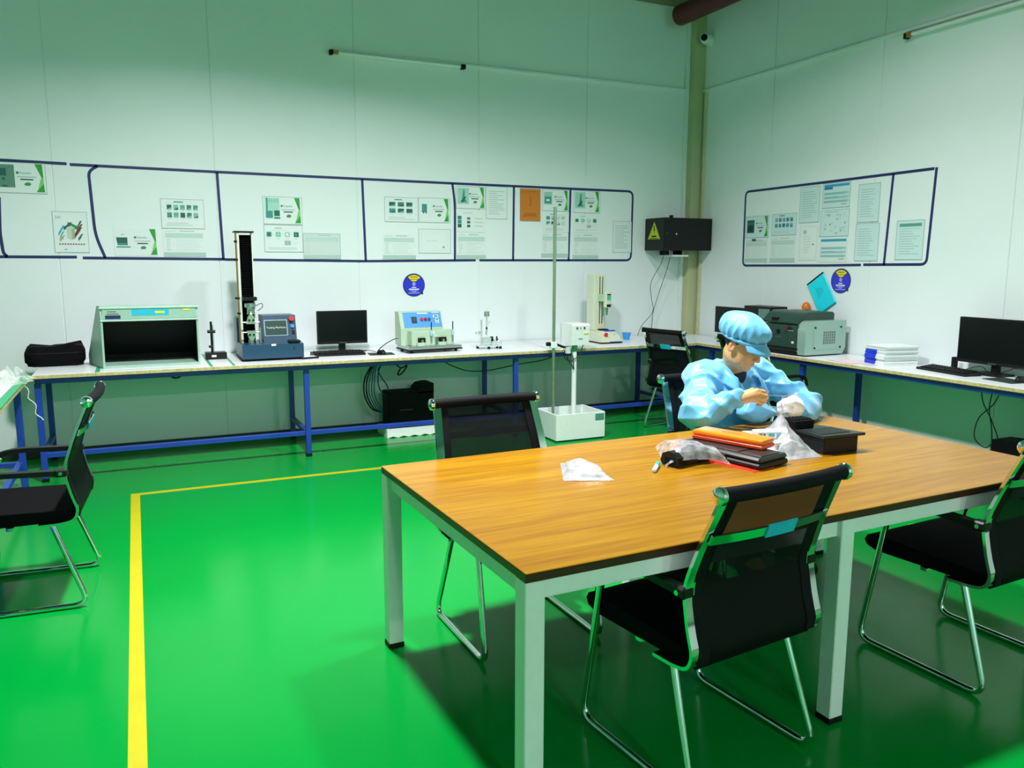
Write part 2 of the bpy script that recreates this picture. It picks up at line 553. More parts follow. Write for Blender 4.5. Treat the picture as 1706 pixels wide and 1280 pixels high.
# ------------------------------------------------------------------ chairs
CW = .255     # half width
def chair_prof(z):
    """rearward profile of the back (y for a height z)"""
    pts = [(.95, -.332), (.78, -.262), (.64, -.215), (.52, -.24), (.45, -.262), (.40, -.25)]
    for (z0, y0), (z1, y1) in zip(pts[:-1], pts[1:]):
        if z1 <= z <= z0:
            k = (z0-z)/(z0-z1)
            return y0+(y1-y0)*k
    return pts[-1][1]
def make_chair(label):
    t = thing('office_chair', label, 'chair')
    side = [(-.325, .93), (-.262, .78), (-.215, .64), (-.24, .52), (-.262, .455), (-.245, .41), (-.19, .398), (-.10, .396)]
    for s in (-1, 1):
        p = fillet([(s*(CW-max(0, z-.62)*.075), y, z) for y, z in side], .045, 4)
        MB().bar(p, (1, 0, 0), .034, .011).build('side_bar', M_chrome, t, 30)
        tb = fillet([(s*(CW+.006), .135, .60), (s*(CW+.006), .165, .53), (s*(CW+.006), .255, .013), (s*(CW+.006), -.275, .013), (s*(CW-.02), -.15, .385)], .065, 6)
        MB().tube(tb, .0125, 10).build('leg_frame', M_chrome, t, 60)
        ar = MB()
        ar.bar(fillet([(s*(CW+.004), -.20, .628), (s*(CW+.004), .06, .635), (s*(CW+.004), .15, .615), (s*(CW+.006), .165, .545)], .05, 5), (1, 0, 0), .036, .022)
        ao = ar.build('armrest', M_black, t, 40)
        MB().box((s*(CW+.004), -.205, .628), (.044, .05, .034), .006).build('clamp', M_black, ao, 0)
        MB().cyl((s*(CW+.026), -.205, .628), (s*(CW+.031), -.205, .628), .008, n=10).build('bolt', M_chrome, ao)
        MB().lathe([(.010, -.008), (.024, -.004), (.026, 0), (.024, .012), (.012, .018)], 18, (0, 0, 0), axis='X').build('end_cap', M_chrome, t, 50).matrix_local = Matrix.Translation((s*.25, -.325, .933)) @ Matrix.Rotation(0 if s > 0 else PI, 4, 'Z')
    # padded top roll, bowed back a little
    def bow(x): return -.016*(1-(x/.25)**2)
    MB().tube([(x, -.325+bow(x), .933) for x in [-.25+.05*i for i in range(11)]], .022, 14).build('top_roll', M_matblack, t, 60)
    # woven back panel
    def bk(u, v):
        z = .93-(.93-.42)*v
        x = (-.24+.48*u)*(1-.08*(1-v))
        return (x, chair_prof(z)+bow(x)*max(0, 1-v*1.1)*.9-.002, z)
    mb = MB()
    mb.grid(bk, 9, 15)
    mo = mb.build('back_mesh', M_mesh, t, 60)
    sd = mo.modifiers.new('thickness', 'SOLIDIFY'); sd.thickness = .0025
    # woven hems beside the bars
    for s in (-1, 1):
        MB().bar([(s*(.225-max(0, z-.62)*.075), chair_prof(z)-.004, z) for z in [.925-.505*i/14 for i in range(15)]], (1, 0, 0), .04, .006).build('mesh_hem', M_matblack, t, 50)
    # lower back is doubled, opaque
    mb = MB()
    def bk2(u, v):
        z = .63-(.63-.41)*v
        x = -.24+.48*u
        return (x, chair_prof(z)+.004, z)
    mb.grid(bk2, 5, 10)
    lo = mb.build('lumbar_panel', M_matblack, t, 60)
    sd = lo.modifiers.new('thickness', 'SOLIDIFY'); sd.thickness = .006
    # cushion
    prof = [(-.245, .402), (.22, .392), (.262, .405), (.275, .425), (.262, .447), (.22, .456), (.0, .452), (-.2, .448), (-.243, .455)]
    MB().prism(prof, -.238, .238, 'X').build('seat', M_seat, t, 50)
    # flat cross bar behind the back
    cb = [(x, chair_prof(.795)-.012-.022*(1-(x/.25)**2), .795) for x in [-.24+.048*i for i in range(11)]]
    co = MB().bar(cb, (0, -.33, .94), .030, .006).build('cross_bar', M_chrome, t, 50)
    lab = [(x, chair_prof(.795)-.0165-.022*(1-(x/.25)**2), .795) for x in [-.045+.03*i for i in range(5)]]
    tag(MB().bar(lab, (0, -.33, .94), .042, .006).build('asset_label', M_cyan, co, 50), 'cyan paper label wrapped on the chrome bar')
    MB().b2((-.23, .0, .375), (.23, .03, .392), .003).build('under_rail', M_chrome, t, 0)
    return t
chairs = [
    (1.58, 1.955, 6, 'black mesh office chair nearest the viewer, its back toward us'),
    (2.90, 1.965, 3, 'black mesh office chair cut by the right edge of the photo'),
    (1.39, 2.90, 181, 'empty black mesh office chair across the table in front of the white tray'),
    (-.53, 4.18, 86, 'black mesh office chair in side view at the left edge'),
    (2.75, 3.13, 180, 'black mesh office chair the seated worker sits on'),
    (4.60, 5.97, -80, 'black mesh office chair in the far corner below the black wall box'),
    (4.77, 5.10, -86, 'black mesh office chair behind the seated worker, at the right bench'),
]
ch0 = make_chair(chairs[0][3])
for i, (x, y, a, lbl) in enumerate(chairs):
    o = ch0 if i == 0 else copy_tree(ch0)
    o.location = (x, y, 0)
    o.rotation_euler = (0, 0, R(a))
    tag(o, lbl, 'chair', 'black mesh office chairs')

# ------------------------------------------------------------------ printed sheets, tape frames and signs on the walls
_txt = {}
def text_geo(s, bold=False):
    """flat letter outlines of unit height as (verts, faces)"""
    if s in _txt:
        return _txt[s]
    cu = bpy.data.curves.new('lettering', 'FONT')
    cu.body = s
    cu.resolution_u = 2
    ob = bpy.data.objects.new('lettering', cu)
    COL.objects.link(ob)
    dg = bpy.context.evaluated_depsgraph_get()
    me = bpy.data.meshes.new_from_object(ob.evaluated_get(dg))
    vs = [(v.co.x, v.co.y) for v in me.vertices]
    fs = [tuple(p.vertices) for p in me.polygons]
    bpy.data.objects.remove(ob, do_unlink=True)
    bpy.data.curves.remove(cu)
    bpy.data.meshes.remove(me)
    _txt[s] = (vs, fs)
    return _txt[s]

class Sheet:
    """flat print: local x to the right, z up, the printed face toward -y"""
    def __init__(s, wd, ht, th=.003, base=(.80, .87, .86), edge=None, rim=0.0):
        s.w, s.h = wd, ht
        s.v, s.f, s.c = [], [], []
        s.lay = th
        e = edge or base
        x0, x1, y0, y1 = 0, wd, 0, ht
        s._q([(x0, -th, y0), (x1, -th, y0), (x1, -th, y1), (x0, -th, y1)], base)
        s._q([(x0, 0, y0), (x0, 0, y1), (x1, 0, y1), (x1, 0, y0)], e)
        for a, b in (((x0, y0), (x1, y0)), ((x1, y0), (x1, y1)), ((x1, y1), (x0, y1)), ((x0, y1), (x0, y0))):
            s._q([(a[0], 0, a[1]), (b[0], 0, b[1]), (b[0], -th, b[1]), (a[0], -th, a[1])], e)
        if rim:
            k = rim
            col = (.30, .42, .40)
            s.lay = th+.0012
            for a in ((0, 0, wd, k), (0, ht-k, wd, ht), (0, 0, k, ht), (wd-k, 0, wd, ht)):
                s.rect(*a, col, absu=True)
            s.lay = th
    def _q(s, q, col):
        n = len(s.v)
        s.v += q
        s.f.append(tuple(range(n, n+len(q))))
        s.c.append(col)
    def rect(s, x0, y0, x1, y1, col, absu=False):
        if not absu:
            x0, x1, y0, y1 = x0*s.w, x1*s.w, y0*s.h, y1*s.h
        s.poly([(x0, y0), (x1, y0), (x1, y1), (x0, y1)], col, True)
    def poly(s, pts, col, absu=False):
        if not absu:
            pts = [(x*s.w, y*s.h) for x, y in pts]
        s.lay += .00003
        s._q([(x, -s.lay-.0003, y) for x, y in pts], col)
    def disc(s, cx, cy, r, col, a0=0, a1=360, n=40, wedge=False):
        pts = [(cx+r*math.cos(R(a0+(a1-a0)*i/n)), cy+r*math.sin(R(a0+(a1-a0)*i/n))) for i in range(n+(1 if (a1-a0) < 360 else 0))]
        if wedge:
            pts = [(cx, cy)]+pts
        s.poly(pts, col, True)
    def text(s, t, x, y, h, col, center=False):
        """x,y,h absolute"""
        vs, fs = text_geo(t)
        if not vs:
            return
        wd = max(v[0] for v in vs)-min(v[0] for v in vs)
        ox = x-(wd*h/2 if center else 0)
        n = len(s.v)
        s.lay += .00003
        s.v += [(ox+a*h, -s.lay-.0003, y+b*h) for a, b in vs]
        for f in fs:
            s.f.append(tuple(n+i for i in f))
            s.c.append(col)
    def lines(s, x0, y0, x1, y1, n, col, seed=0, th=.25):
        rnd = random.Random(seed)
        for i in range(n):
            y = y1-(y1-y0)*(i+.5)/n
            t = (y1-y0)/n*th
            s.rect(x0, y-t, x0+(x1-x0)*rnd.uniform(.55, 1), y+t, col)
    def build(s, name, parent=None):
        me = bpy.data.meshes.new(name)
        me.from_pydata(s.v, [], s.f)
        ca = me.color_attributes.new('Ink', 'FLOAT_COLOR', 'CORNER')
        buf = []
        for f, c in zip(s.f, s.c):
            for _ in f:
                buf += [c[0], c[1], c[2], 1]
        ca.data.foreach_set('color', buf)
        me.materials.append(M_print)
        o = bpy.data.objects.new(name, me)
        COL.objects.link(o)
        o.parent = parent
        return o

INK = (.05, .11, .10); GREY = (.45, .55, .53); LGREY = (.62, .72, .70); TEAL = (.05, .30, .26); DTEAL = (.02, .12, .10)
GRN = C('#2f9e3d'); GRN2 = C('#7fd068'); WHT = (.82, .88, .87)
def green_wings(s):
    s.poly([(.80, .97), (.94, .97), (.95, .52), (.91, .55)], GRN)
    s.poly([(.91, .55), (.95, .52), (.95, .30), (.82, .06)], GRN2)
    s.poly([(.95, .34), (.96, .05), (.80, .05)], GRN)
def card(s, pic, seed=0):
    """equipment card: picture left, logo and lines in the middle, green wings right"""
    rnd = random.Random(seed)
    green_wings(s)
    cx = .63*s.w
    s.disc(.475*s.w, .665*s.h, .028*s.w, C('#2f7f86'))
    s.text('Suyotin', .51*s.w, .63*s.h, .105*s.h*1.1, C('#2f7f86'))
    s.rect(.46, .52, .82, .555, GREY)
    s.rect(.52, .43, .76, .475, INK)
    s.poly([(.58, .30), (.63, .36), (.69, .36), (.72, .30), (.68, .25), (.61, .25)], C('#3f8f5a'))
    if pic == 'cabinet':
        s.poly([(.05, .66), (.30, .66), (.30, .38), (.08, .38)], DTEAL)
        s.rect(.09, .38, .28, .46, TEAL)
        s.rect(.05, .30, .36, .345, TEAL); s.rect(.17, .74, .23, .78, GREY)
    elif pic == 'tester':
        s.rect(.05, .25, .42, .95, C('#a9dccf')); s.rect(.08, .30, .12, .95, TEAL); s.rect(.07, .22, .24, .48, TEAL)
        s.rect(.28, .30, .42, .50, DTEAL); s.rect(.27, .20, .43, .25, DTEAL)
        for k in range(4): s.rect(.14+k*.07, .78, .18+k*.07, .92, C('#8cc9bb'))
    elif pic == 'grey':
        s.rect(.02, .18, .42, .92, C('#5f8f7f')); s.rect(.15, .55, .27, .80, DTEAL); s.rect(.19, .42, .24, .50, DTEAL); s.rect(.18, .20, .28, .25, DTEAL)
    elif pic == 'oven':
        s.rect(.06, .22, .38, .82, DTEAL); s.rect(.10, .30, .34, .56, C('#173d33')); s.rect(.08, .64, .36, .67, TEAL)
    elif pic == 'rig':
        s.rect(.05, .20, .44, .92, C('#a5d5c6'))
        s.poly([(.20, .40), (.25, .85), (.29, .85), (.30, .45), (.38, .28), (.14, .28)], TEAL)
        s.poly([(.16, .30), (.30, .55), (.34, .5), (.22, .26)], DTEAL)
    elif pic == 'small':
        s.rect(.10, .42, .26, .74, TEAL); s.rect(.13, .36, .17, .45, DTEAL); s.rect(.21, .36, .25, .45, DTEAL); s.rect(.05, .42, .10, .46, GREY)
    else:
        s.rect(.06, .30, .36, .88, C('#9ccfc0')); s.rect(.08, .35, .33, .66, TEAL); s.rect(.15, .45, .26, .55, WHT)
def doc(s, seed=0, band=True):
    rnd = random.Random(seed)
    s.rect(.06, .90, .30, .93, LGREY); s.rect(.40, .91, .75, .94, GREY)
    s.rect(.05, .68, .95, .84, C('#c3dcd5'))
    s.lines(.07, .22, .22, .66, 6, LGREY, seed)
    s.lines(.30, .24, .92, .64, 5, C('#cfe3df'), seed+1, .12)
    for y in (.84, .68, .22): s.rect(.05, y, .95, y+.008, LGREY)
    s.rect(.24, .22, .245, .84, LGREY)
    if band: s.rect(0, 0, 1, .16, C('#b4cfc5'))
def pics(s, nx, ny, seed=0, cols=None, y0=.28, y1=.80):
    rnd = random.Random(seed)
    s.rect(.30, .88, .52, .92, TEAL); s.rect(.10, .85, .85, .857, LGREY)
    cols = cols or [TEAL, DTEAL, C('#5fae9a'), C('#3d7f74'), C('#86bfb2')]
    for j in range(ny):
        for i in range(nx):
            a = .14+.76*i/nx; b = a+.76/nx*.72
            d = y1-(y1-y0)*j/ny; c = d-(y1-y0)/ny*.66
            k = rnd.choice(cols)
            s.rect(a, c, b, d, k)
            s.poly([(a, c), (b, c), (b, c+(d-c)*.5), (a+(b-a)*.4, c+(d-c)*.3)], rnd.choice(cols))
            s.rect(a+.02, c-.05, b-.02, c-.03, LGREY)
    s.lines(.12, .08, .88, .22, 2, LGREY, seed)
def flow(s, seed=0):
    s.rect(.28, .86, .45, .90, GREY); s.rect(.20, .80, .60, .815, LGREY)
    rnd = random.Random(seed)
    for i in range(4):
        a = .06+.235*i
        s.rect(a, .56, a+.13, .74, [TEAL, C('#7cc0b0'), C('#a8c9c0'), DTEAL][i])
        s.rect(a+.03, .60, a+.09, .70, [DTEAL, C('#a5d8cc'), WHT, TEAL][i])
        if i < 3: s.rect(a+.15, .645, a+.20, .66, GREY)
        s.rect(a+.02, .48, a+.11, .51, LGREY)
    s.rect(.52, .26, .68, .42, C('#9fb8b2')); s.rect(.55, .30, .65, .38, GREY)
    s.rect(.72, .33, .90, .345, LGREY); s.lines(.10, .08, .9, .18, 2, C('#c9dcd8'), seed)
def letter(s, seed=0, head=None):
    s.lines(.12, .12, .88, .88, 12, C('#a7c6cb'), seed, .13)
    if head: s.rect(.10, .84, .90, .92, head)

def hang(s, name, wall, u, z, label, cat, group=None):
    o = s.build(name)
    if wall == 'back':
        o.location = (u, YB-.0065, z)
    else:
        o.location = (XR-.0065, u, z)
        o.rotation_euler = (0, 0, R(-90))
    return tag(o, label, cat, group)
def A(rc, **k):
    return Sheet(abs(rc[2]-rc[0]), rc[3]-rc[1], **k)
G1, G2 = 'printed sheets on the back wall', 'printed sheets on the right wall'
back = [
 ((-.922, 2.054, -.566, 2.281), lambda s: card(s, 'grey', 1), 'equipment card with green wings at the far upper left of the wall', 1),
 ((-.547, 1.612, -.308, 1.926), 'brochure', 'portrait brochure sheet with colourful diagonal stripes around a white machine', 1),
 ((-.131, 1.587, .194, 1.811), lambda s: card(s, 'cabinet', 2), 'equipment card with green wings picturing a dark light cabinet', 0),
 ((.226, 1.813, .555, 2.050), lambda s: pics(s, 5, 2, 3), 'sheet of small teal pictures above the pale form, left of the navy divider', 1),
 ((.230, 1.584, .552, 1.809), lambda s: doc(s, 4), 'pale form sheet directly below the left teal picture sheet', 0),
 ((1.028, 1.865, 1.356, 2.098), lambda s: card(s, 'tester', 5), 'equipment card with green wings picturing a tall tester, above the flow chart', 1),
 ((1.028, 1.629, 1.353, 1.860), lambda s: flow(s, 6), 'flow chart sheet of four small pictures right of the black column', 1),
 ((1.355, 1.569, 1.683, 1.794), lambda s: doc(s, 7), 'grey form sheet standing alone on the lower tape line', 2),
 ((2.093, 1.910, 2.414, 2.132), lambda s: pics(s, 3, 2, 8), 'sheet with six teal pictures in two rows', 1),
 ((2.420, 1.912, 2.728, 2.138), lambda s: card(s, 'small', 9), 'equipment card with green wings beside the six picture sheet', 1),
 ((2.069, 1.572, 2.385, 1.801), lambda s: doc(s, 10), 'pale form sheet below the six picture sheet', 0),
 ((2.415, 1.629, 2.731, 1.852), 'plate', 'nearly blank framed sheet with a small mark at lower right', 1),
 ((2.789, 2.050, 3.091, 2.257), lambda s: card(s, 'rig', 12), 'equipment card with green wings picturing a slanted rig under the top tape', 1),
 ((2.794, 1.831, 3.091, 2.039), 'strip', 'sheet with two narrow columns of dark pictures', 0),
 ((2.792, 1.575, 3.096, 1.825), lambda s: doc(s, 14), 'pale form sheet below the sheet with two picture columns', 0),
 ((3.098, 1.961, 3.320, 2.268), lambda s: letter(s, 15), 'portrait letter of pale lines left of the orange folder', 1),
 ((3.707, 2.054, 4.006, 2.265), lambda s: card(s, 'x', 18), 'equipment card with green wings right beside the orange folder', 1),
 ((3.709, 1.847, 4.009, 2.042), lambda s: pics(s, 4, 2, 19, [TEAL, GREY, LGREY, DTEAL]), 'picture sheet behind the tall steel pole', 0),
 ((3.697, 1.597, 4.006, 1.841), lambda s: doc(s, 20), 'pale form sheet behind the tall steel pole', 0),
 ((4.061, 2.047, 4.372, 2.268), lambda s: card(s, 'rig', 21), 'rightmost equipment card with green wings on the back wall', 1),
 ((4.065, 1.848, 4.362, 2.035), lambda s: flow(s, 22), 'flow chart sheet below the rightmost green winged card of the back wall', 0),
 ((4.055, 1.580, 4.360, 1.842), lambda s: doc(s, 23), 'lowest pale form sheet in the last tape field of the back wall', 0),
 ((4.533, 1.651, 4.763, 1.973), lambda s: letter(s, 24), 'lone portrait sheet at the right end of the back tape frame', 1),
]
for rc, fn, lbl, st in back:
    s = A(rc, rim=.003 if st else 0, base=(.66, .76, .73) if st == 2 else (.80, .88, .87))
    if fn == 'brochure':
        s.text('Jnh', .08*s.w, .83*s.h, .03, C('#2aa3b8'))
        for a, b, c, d, col in ((.42, .74, .78, .62, '#2f8f56'), (.14, .48, .34, .66, '#45a9bf'), (.18, .40, .32, .52, '#5fb7c9'), (.58, .40, .84, .62, '#8a4a2b'), (.60, .46, .86, .70, '#6b3a26'),
                                (.70, .66, .84, .78, '#3d5f5f'), (.70, .36, .86, .46, '#2b6f66'), (.16, .34, .34, .42, '#b5b089'), (.30, .62, .56, .74, '#2b5f66')):
            s.poly([(a, b), (a+.05, b), (c, d), (c-.06, d)], C(col))
            s.poly([(a, b), (c-.06, d), (c-.06, d-.08), (a, b-.08)], C(col))
        s.poly([(.38, .62), (.52, .66), (.62, .60), (.60, .36), (.50, .31), (.38, .36)], C('#c9d6bf'))
        s.poly([(.52, .57), (.62, .60), (.60, .36), (.52, .31)], C('#9fb3a0'))
        for k in range(10):
            s.rect(.14+k*.077, .19, .14+k*.077+.05, .225, C('#8a6f66'))
        s.rect(.28, .07, .36, .085, INK)
    elif fn == 'plate':
        s.rect(.08, .10, .92, .90, (.74, .83, .81)); s.rect(.10, .12, .90, .88, (.80, .88, .87))
        for k in range(5): s.rect(.28+k*.07, .50, .31+k*.07, .53, GREY)
        s.poly([(.74, .26), (.80, .30), (.80, .18), (.78, .24)], INK)
    elif fn == 'strip':
        for k in range(3):
            s.rect(.04, .20+k*.18, .17, .36+k*.18, [DTEAL, TEAL, C('#3d7f74')][k])
            s.rect(.36, .22+k*.17, .47, .33+k*.17, [DTEAL, INK, TEAL][k])
            s.rect(.62, .26+k*.17, .90, .29+k*.17, C('#c0cdb5'))
        s.rect(.22, .84, .55, .88, LGREY)
    else:
        fn(s)
    hang(s, 'printed_sheet', 'back', rc[0], rc[1], lbl, 'poster', G1)
# orange folder
s = Sheet(.218, .307, .012, base=C('#d07a1e'), edge=C('#8a4f12'))
s.lay = .012
s.rect(.10, .86, .90, .87, C('#a35c12')); s.rect(.15, .91, .85, .925, C('#a35c12'))
for k in range(6): s.rect(.46, .72-k*.055, .54, .755-k*.055, C('#a35c12'))
s.rect(.22, .14, .80, .17, C('#a35c12')); s.rect(.22, .20, .80, .23, C('#a35c12')); s.poly([(.14, .12), (.20, .12), (.20, .22)], C('#7a4210'))
hang(s, 'folder', 'back', 3.462, 1.953, 'orange cardboard folder hung under the top tape of the back wall', 'folder')

BL = C('#2a9fc4')
right = [
 ((6.337, 1.792, 6.017, 2.001), lambda s: card(s, 'oven', 31), 'only equipment card with green wings on the right wall', 1),
 ((6.338, 1.554, 6.017, 1.781), lambda s: (doc(s, 32), s.rect(.30, .90, .48, 1.0, DTEAL), s.rect(.10, .88, .90, .90, GREY)), 'form sheet below the green winged card of the right wall', 0),
 ((5.978, 1.805, 5.661, 2.005), lambda s: pics(s, 5, 2, 33, [C('#3a5fa0'), C('#7f9fc8'), TEAL, C('#5a7f8f')]), 'sheet with two rows of bluish pictures on the right wall', 1),
 ((5.986, 1.554, 5.659, 1.794), lambda s: doc(s, 34), 'form sheet below the bluish picture sheet', 0),
 ((5.630, 1.908, 5.394, 2.227), lambda s: letter(s, 35), 'upper portrait letter left of the blue headed charts', 1),
 ((5.619, 1.570, 5.389, 1.887), 'cert', 'white certificate sheet with a faint round seal', 0),
 ((5.366, 2.023, 5.061, 2.237), 'blue', 'blue headed chart at the top of the right wall frame', 1),
 ((5.375, 1.777, 5.055, 2.008), 'plan', 'grey diagram sheet between two blue headed charts', 1),
 ((5.370, 1.554, 5.055, 1.767), 'blue2', 'blue headed chart at the bottom of the right wall frame', 0),
 ((4.974, 1.884, 4.756, 2.198), lambda s: letter(s, 38), 'upper portrait table sheet left of the right wall divider', 1),
 ((4.978, 1.564, 4.740, 1.875), lambda s: letter(s, 39), 'lower portrait table sheet left of the right wall divider', 1),
 ((4.574, 1.573, 4.324, 1.881), lambda s: letter(s, 40, C('#5f9f93')), 'portrait sheet with a green header alone in the last field', 1),
]
for rc, fn, lbl, st in right:
    s = A(rc, rim=.003 if st else 0, base=(.62, .80, .80) if st else (.74, .84, .82))
    if fn == 'cert':
        s.rect(.08, .05, .92, .95, (.70, .80, .78)); s.rect(.10, .06, .90, .94, (.80, .88, .85))
        s.disc(.30*s.w, .80*s.h, .02, GREY); s.disc(.75*s.w, .45*s.h, .008, INK); s.lines(.25, .2, .75, .7, 7, C('#b9cec8'), 3, .1)
    elif fn in ('blue', 'blue2'):
        s.rect(.05, .84, .95, .94, BL)
        if fn == 'blue':
            s.rect(.05, .74, .36, .84, C('#1f80b8'))
        for k in range(3):
            s.rect(.05, .52-k*.16, .95, .62-k*.16, C('#a5d3d3'))
            s.lines(.08, .53-k*.16, .9, .61-k*.16, 2, C('#6fa5a8'), k, .2)
        s.rect(.70, .10, .90, .16, GREY)
    elif fn == 'plan':
        rnd = random.Random(5)
        s.rect(.15, .90, .60, .93, GREY)
        for k in range(26):
            x, y = rnd.uniform(.08, .86), rnd.uniform(.08, .8)
            s.rect(x, y, x+.05, y+.045, rnd.choice([GREY, LGREY, C('#7fa8a0')]))
            s.rect(x, y+.05, x+rnd.uniform(.05, .12), y+.056, GREY)
    else:
        fn(s)
    hang(s, 'printed_sheet', 'right', rc[0], rc[1], lbl, 'poster', G2)

# navy tape frames
def tape_frame(name, label, wall, strips):
    t = thing(name, label, 'tape frame', (0, YB-.0062, 0) if wall == 'back' else (XR-.0062, 0, 0), 0 if wall == 'back' else R(-90))
    for pts in strips:
        q = [(x if wall == 'back' else -x, -.0006, z) for x, z in pts]
        MB().bar(q, (0, 1, 0), .0012, .022).build('tape_strip', M_navy, t, 0)
    return t
zt, zb = 2.288, 1.565
def rc_(u, z0, z1):     # end corner rounded
    return fillet([(u-.12, z1), (u, z1), (u, z0), (u-.12, z0)], .05)
def v2(pts, rad=.05):
    return [(p[0], p[1]) for p in fillet([(a, b, 0) for a, b in pts], rad, 4)]
tape_frame('tape_frame', 'long navy tape frame stuck on the back wall around the sheets', 'back', [
    [(-1.6, zt+.012), (-.42, zt)], [(-.40, zt-.004), (.677, zt-.008)], [(.677, zt-.008), (2.77, zt-.01)],
    v2([(2.77, zt-.01), (4.77, zt-.006), (4.765, zb+.006), (3.03, zb)], .06),
    [(-1.6, zb+.012), (-.40, zb+.012)], [(-.36, zb+.006), (.70, zb)], [(.70, zb-.002), (1.9, zb-.012)], [(1.9, zb-.012), (2.99, zb)],
    v2([(-.21, zt-.006), (-.275, zt-.05), (-.26, 1.75), (-.20, zb+.006)], .08),
    v2([(-.885, 2.02), (-.90, 1.75), (-.89, zb+.04), (-.865, zb+.012)], .05),
    [(.672, zt-.01), (.688, zb)], [(1.895, zt-.01), (1.91, zb-.01)], v2([(2.755, zt-.01), (2.78, 2.1), (2.775, zb)], .2), [(3.395, zt-.01), (3.388, zb)], [(4.025, zt-.01), (4.012, zb)]])
zt2, zb2 = 2.25, 1.525
tape_frame('tape_frame', 'navy tape frame stuck on the right wall around the sheets', 'right', [
    v2([(5.3, zt2), (6.365, zt2-.005), (6.36, zb2-.005), (5.3, zb2)], .05), [(5.3, zt2), (4.28, zt2+.008)],
    v2([(4.262, zt2+.016), (4.285, zb2+.012), (4.88, zb2+.008)], .05), [(4.905, zb2+.006), (5.3, zb2)], [(4.645, zt2+.004), (4.675, zb2+.006)]])

def round_sign(wall, u, z, lbl):
    s = Sheet(.001, .001, .002)
    s.v, s.f, s.c = [], [], []
    r = .107
    n = 48
    for k in range(2):
        s._q([(r*math.cos(2*PI*i/n), -.004*k, r*math.sin(2*PI*i/n)) for i in (range(n) if k else range(n-1, -1, -1))], C('#232a7d'))
    for i in range(n):
        a, b = 2*PI*i/n, 2*PI*(i+1)/n
        s._q([(r*math.cos(a), 0, r*math.sin(a)), (r*math.cos(b), 0, r*math.sin(b)), (r*math.cos(b), -.004, r*math.sin(b)), (r*math.cos(a), -.004, r*math.sin(a))], C('#1b2050'))
    s.lay = .004
    BLU, YEL = C('#2a2fd0'), C('#f0dc10')
    s.disc(0, 0, .099, BLU)
    s.poly([(0, .02)]+[(.097*math.cos(R(a)), .097*math.sin(R(a))) for a in range(45, 136, 5)], C('#26304a'), True)
    s.poly([(-.018, .034), (.018, .034)]+[(.093*math.cos(R(a)), .093*math.sin(R(a))) for a in range(48, 133, 5)], YEL, True)
    s.rect(-.035, .070, .035, .078, C('#6b6410'), True); s.rect(-.045, .05, .045, .056, C('#8a8010'), True)
    s.disc(0, .010, .017, (.75, .78, .9)); s.disc(0, .010, .0145, BLU); s.rect(-.004, -.001, .004, .021, (.85, .88, .95), True)
    s.rect(-.022, -.026, .022, -.018, (.8, .82, .95), True); s.rect(-.05, -.044, .05, -.034, (.8, .82, .95), True)
    s.rect(-.04, -.054, .04, -.05, (.6, .62, .9), True); s.rect(-.022, -.064, .022, -.06, (.6, .62, .9), True); s.rect(-.055, -.077, .055, -.073, (.7, .72, .95), True)
    s.poly([(.055, -.08), (.088, -.088), (.088, -.07), (.075, -.062)], C('#1b2050'), True)
    hang(s, 'round_sign', wall, u, z, lbl, 'sign', 'round pointer signs')
round_sign('back', 2.362, 1.334, 'round blue sign with yellow sector on the back wall above the blue panelled machine')
round_sign('right', 5.105, 1.394, 'round blue sign with yellow sector on the right wall beside the cyan folder')

# ------------------------------------------------------------------ on the back bench
def cable(name, pts, label, r=.004, mat=None, n=6, parent=None):
    o = MB().tube(curvepath(pts, n), r, 6).build(name, mat or M_cable, parent, 60)
    if parent is None:
        tag(o, label, 'cable')
    return o
# soft black bag
mb = MB()
def bagf(u, v):
    a = 2*PI*u
    h = .135+.012*math.sin(3*a)+(.012 if math.cos(a) > 0 else 0)
    k = 1-.10*max(0, v-.7)/.3-(.08 if v < .15 else 0)
    cx, cy = math.cos(a), math.sin(a)
    e = .35
    x = .20*math.copysign(abs(cx)**e, cx)*k
    y = .13*math.copysign(abs(cy)**e, cy)*k
    return (x, y, h*v+.006*math.sin(7*a+4*v))
mb.grid(bagf, 49, 9)
top = [bagf(i/48, 1) for i in range(48)]
mb._add(top+[(0, 0, .139)], [(i, (i+1) % 48, 48) for i in range(48)])
mb._add([bagf(i/48, 0) for i in range(48)], [tuple(range(48))])
t = thing('soft_case', 'black soft fabric case lying at the left end of the back bench', 'bag', (-.575, 6.88, BZ+.007), R(2))
bmesh.ops.remove_doubles(mb.bm, verts=mb.bm.verts[:], dist=.0005)
mb.build('body', M('black_nylon', (.003, .003, .004), .8, var=.3, scale=60, bump=.4, spec=.1), t, 60)
MB().tube([bagf(i/60, .62)[0:2]+(.092,) for i in range(36, 55)], .003, 6).build('zipper', M_rubber, t)

# light assessment cabinet
t = thing('light_cabinet', 'sage green light inspection cabinet with dark open chamber and cyan sticker', 'cabinet', (-.245, 6.46, BZ))
W, Hh, D = .66, .455, .42
sidep = [(0, 0), (D, 0), (D, .07), (.075, Hh), (.0, Hh), (-.012, Hh-.09)]
SPL = .26        # the sides splay outward toward the wall
def shear(k):
    m = Matrix.Identity(4); m[0][1] = k; return m
for x, k in ((0, -SPL), (W-.014, 0)):
    mb = MB(); mb.X = shear(k)
    mb.prism(sidep, x, x+.014, 'X').build('side_panel', M_sage, t, 0)
MB().b2((.014, -.012, Hh-.10), (W-.014, 0.02, Hh-.012), .004).build('front_hood', M_sage, t, 0)
MB().b2((.0, 0.0, Hh-.012), (W-.014, .075, Hh), .003).build('top_panel', M_sage, t, 0)
MB().b2((-.004, -.02, Hh-.022), (W+.004, .01, Hh-.006), .004).build('top_lip', M('pale_sage', C('#b9d6c8'), .4), t, 0)
